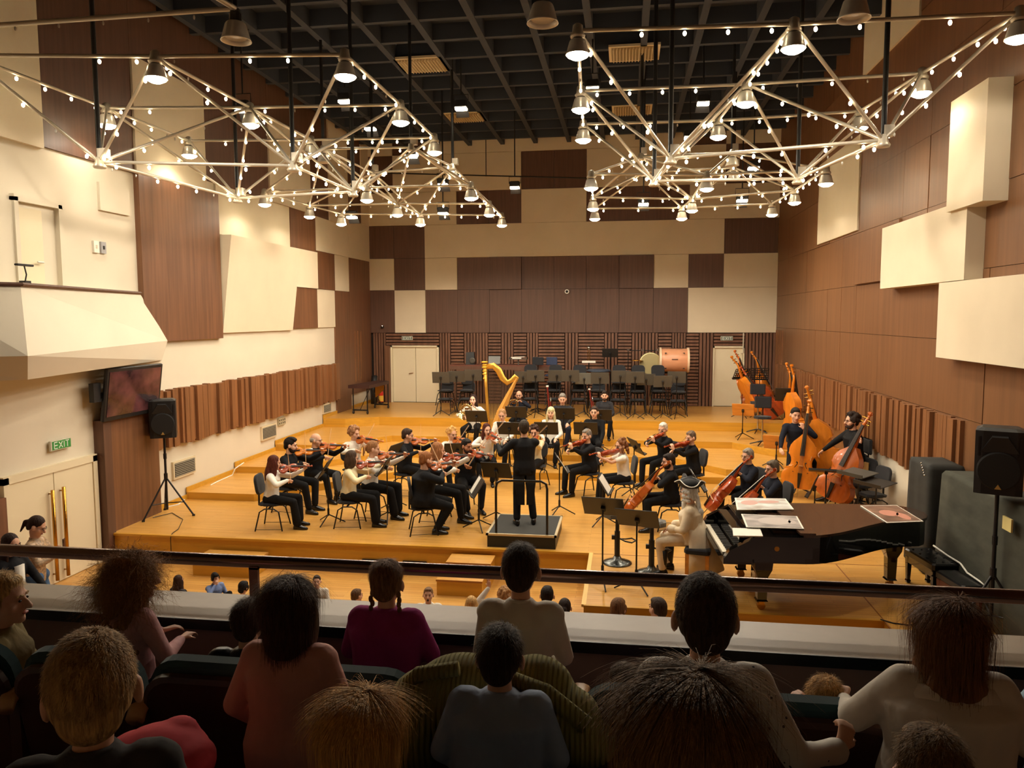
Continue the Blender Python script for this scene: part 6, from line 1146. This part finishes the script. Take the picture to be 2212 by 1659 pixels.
b = MB().tube([(-.29, .09, .02), (-.22, .02, .1), (-.1, .03, .12)], .022, 8).obj('fold', M_cord, o, True); MB().tube([(.06, .02, .1), (.16, .0, .08), (.28, -.02, .0)], .026, 8).obj('fold', M_cord, o, True)
heap('coral red jacket lying on the second row seat at lower left', Pz(345, 1640, 2.64), [((0, 0, 0), (.13, .12, .08)), ((.08, -.02, .0), (.07, .1, .06)), ((-.1, .03, -.02), (.07, .09, .06)), ((.02, .06, .05), (.05, .04, .03))], cloth('coral', (206, 64, 74), .8))
# ------------------------------------------------------------------ people on the hall floor
def floor_kid(label, px, py, Y, rz, hst, rgb, shirt, headk=1.08, **kw):
    p = Py(px, py, Y); seat = .16; nom = seat+.09+.46+.17+.118*headk+.012; s = (p.z-ZF)/nom
    base = V((p.x, p.y, ZF))-Matrix.Rotation(math.radians(rz), 3, 'Z') @ (V((0, .06, 0))*s)
    kw.setdefault('hands', {1: ((.13, .34, .34), (0, 1, -.3), (0, -.3, -1)), -1: ((-.13, .34, .34), (0, 1, -.3), (0, -.3, -1))})
    r = person(label, base, math.radians(rz), s, 'sit', hair=(hst, rgb), shirt=shirt, seat=seat, headk=headk, group='children on the hall floor', vb=.012, vc=.016, feet={1: (.14, .52, 0), -1: (-.14, .5, 0)}, **kw)
    t = thing('floor_cushion', 'low stool under the '+label[:60].split(' in ')[0].split(' facing')[0], 'stool', base, math.radians(rz), 'low stools of the children'); MB().rbox((0, 0, .07*s), (.3, .3, .14*s), .03).obj('pad', M_pad, t)
    return r
W_ = cloth('kid_white', (226, 220, 208), .8, .04)
floor_kid('girl with long dark brown hair below the stage, seen from behind', 385, 1241, 9.6, -18, 'long', (56, 38, 30), cloth('kid_dark', (60, 56, 60)), sex='f')
floor_kid('boy with black bowl hair in blue shirt biting his hand', 464, 1236, 9.9, -120, 'bowl', (22, 20, 22), cloth('kid_blue', (110, 130, 176)), hands={1: ((.09, .2, .74), (-.4, .1, .8), (-.6, -.6, .1), (1, -.1, -.8), .9), -1: ((-.13, .34, .34), (0, 1, -.3), (0, -.3, -1))})
floor_kid('black haired child beside the wooden step, seen from behind', 525, 1254, 9.4, -15, 'bowl', (24, 22, 24), cloth('kid_dark', (60, 56, 60)))
floor_kid('boy with short dark hair looking back towards the balcony', 684, 1242, 9.8, -165, 'crop', (48, 38, 32), W_, turn=.1, nod=-.2)
floor_kid('brown haired child with hairband below the stage', 770, 1271, 9.2, -35, 'crop', (100, 74, 52), W_, sex='f')
root, M, hc, J, H = floor_kid('surprised boy with open mouth facing the balcony', 925, 1268, 9.3, -170, 'crop', (128, 98, 72), W_, nod=-.2); MB().ell((0, .088, -.07), (.018, .012, .02), 10, 8, H).obj('open_mouth', M_ebony, root, True)
floor_kid('blond child beside the lower wooden step, seen from behind', 1018, 1286, 8.9, 5, 'bob', (206, 164, 104), W_, sex='f')
floor_kid('child with curly light hair raising a hand', 1090, 1268, 9.2, 10, 'curly', (176, 130, 84), W_, sex='f', hands={-1: ((-.24, .16, .98), (-.1, .1, 1), (0, 1, 0), (-1, -.2, -.5), .15), 1: ((.13, .34, .34), (0, 1, -.3), (0, -.3, -1))})
floor_kid('boy with cropped black hair in cream shirt below the stage', 1182, 1264, 9.0, 0, 'crop', (38, 30, 28), cloth('kid_cream', (232, 222, 196), .8, .04))
floor_kid('girl with dark tied hair beside the cream shirt boy', 1220, 1291, 8.8, 0, 'bun', (46, 36, 32), cloth('kid_dark', (60, 56, 60)), sex='f')
floor_kid('child with shiny brown bowl haircut at the stage apron', 1335, 1290, 8.7, -25, 'bowl', (112, 78, 50), cloth('kid_dark', (60, 56, 60)))
floor_kid('boy with very short dark hair in white at the stage apron', 1422, 1289, 8.6, 40, 'crop', (60, 46, 38), W_)
# two women at the left side doors
p = Py(66, 1118, 8.6); fz = p.z-1.70; pose_h = {1: ((.10, .34, 1.22), (-.3, .3, .9), (-.3, -.9, 0), (1, -.3, -.8), .7), -1: ((-.02, .34, 1.18), (.2, .3, .9), (.3, -.9, 0), (-1, -.3, -.8), .7)}
brc = mat('sequin_sleeve', (176, 146, 112), .4, noise=.5, nscale=(40, 40, 40))
root, M, hc, J, H = person('woman with ponytail and glasses in beige jacket and jeans looking at her phone', V((p.x, p.y, ZF)), math.radians(-72), (p.z-ZF)/1.71, 'stand', 'f', hair=('pony', (50, 34, 28)), shirt=brc, pants=cloth('blue_jeans', (74, 104, 142), .8), shirt_name='jacket', glasses=True, hands=pose_h, nod=.45, group=None)
MB().loft([[V((x*.75, y+.0, z)) for x, y in ((-.075, .118), (0, .135), (.075, .118), (.07, .06), (-.07, .06))] for z in (.95, 1.2, 1.36)]).obj('white_tee', W_, root, True)
t = thing('smartphone', 'dark smartphone held up by the woman in jeans', 'phone'); MB().rbox((.03, .40, 1.34), (.075, .009, .15), .008).obj('case', mat('phone_case', (70, 34, 32), .4), t); MB().bb(-.002, .062, .394, .3955, 1.275, 1.405).obj('screen', M_ebony, t); MB().bb(.035, .06, .4045, .407, 1.36, 1.405).obj('camera_bump', M_ebony, t); t.matrix_world = M
p = Py(22, 1150, 7.5)
root, M, hc, J, H = person('dark haired woman in white top and black cardigan sitting at the lower left', V((p.x, p.y, .12)), math.radians(-95), (p.z-.12)/1.34, 'sit', 'f', hair=('long', (48, 32, 28)), shirt=cloth('cardigan', (26, 26, 30)), shirt_name='cardigan', group=None, lean=-.06, nod=.1)
MB().loft([[V((x*.8, y+.0, z)) for x, y in ((-.085, .115), (0, .14), (.085, .115), (.07, .05), (-.07, .05))] for z in (.56, .75, .93)]).obj('white_top', W_, root, True)
t = thing('audience_chair', 'dark chair under the seated woman at the lower left', 'chair', V((p.x, p.y, .12)), math.radians(-95)); MB().rbox((0, 0, .45), (.44, .44, .08), .04).obj('seat', M_pad, t); MB().rbox((0, -.26, .7), (.44, .07, .5), .03).obj('backrest', M_pad, t)
for sx in (-1, 1):
    for sy in (-1, 1): MB().bb(sx*.19-.02, sx*.19+.02, sy*.19-.02, sy*.19+.02, 0, .42).obj('leg', M_black, t)
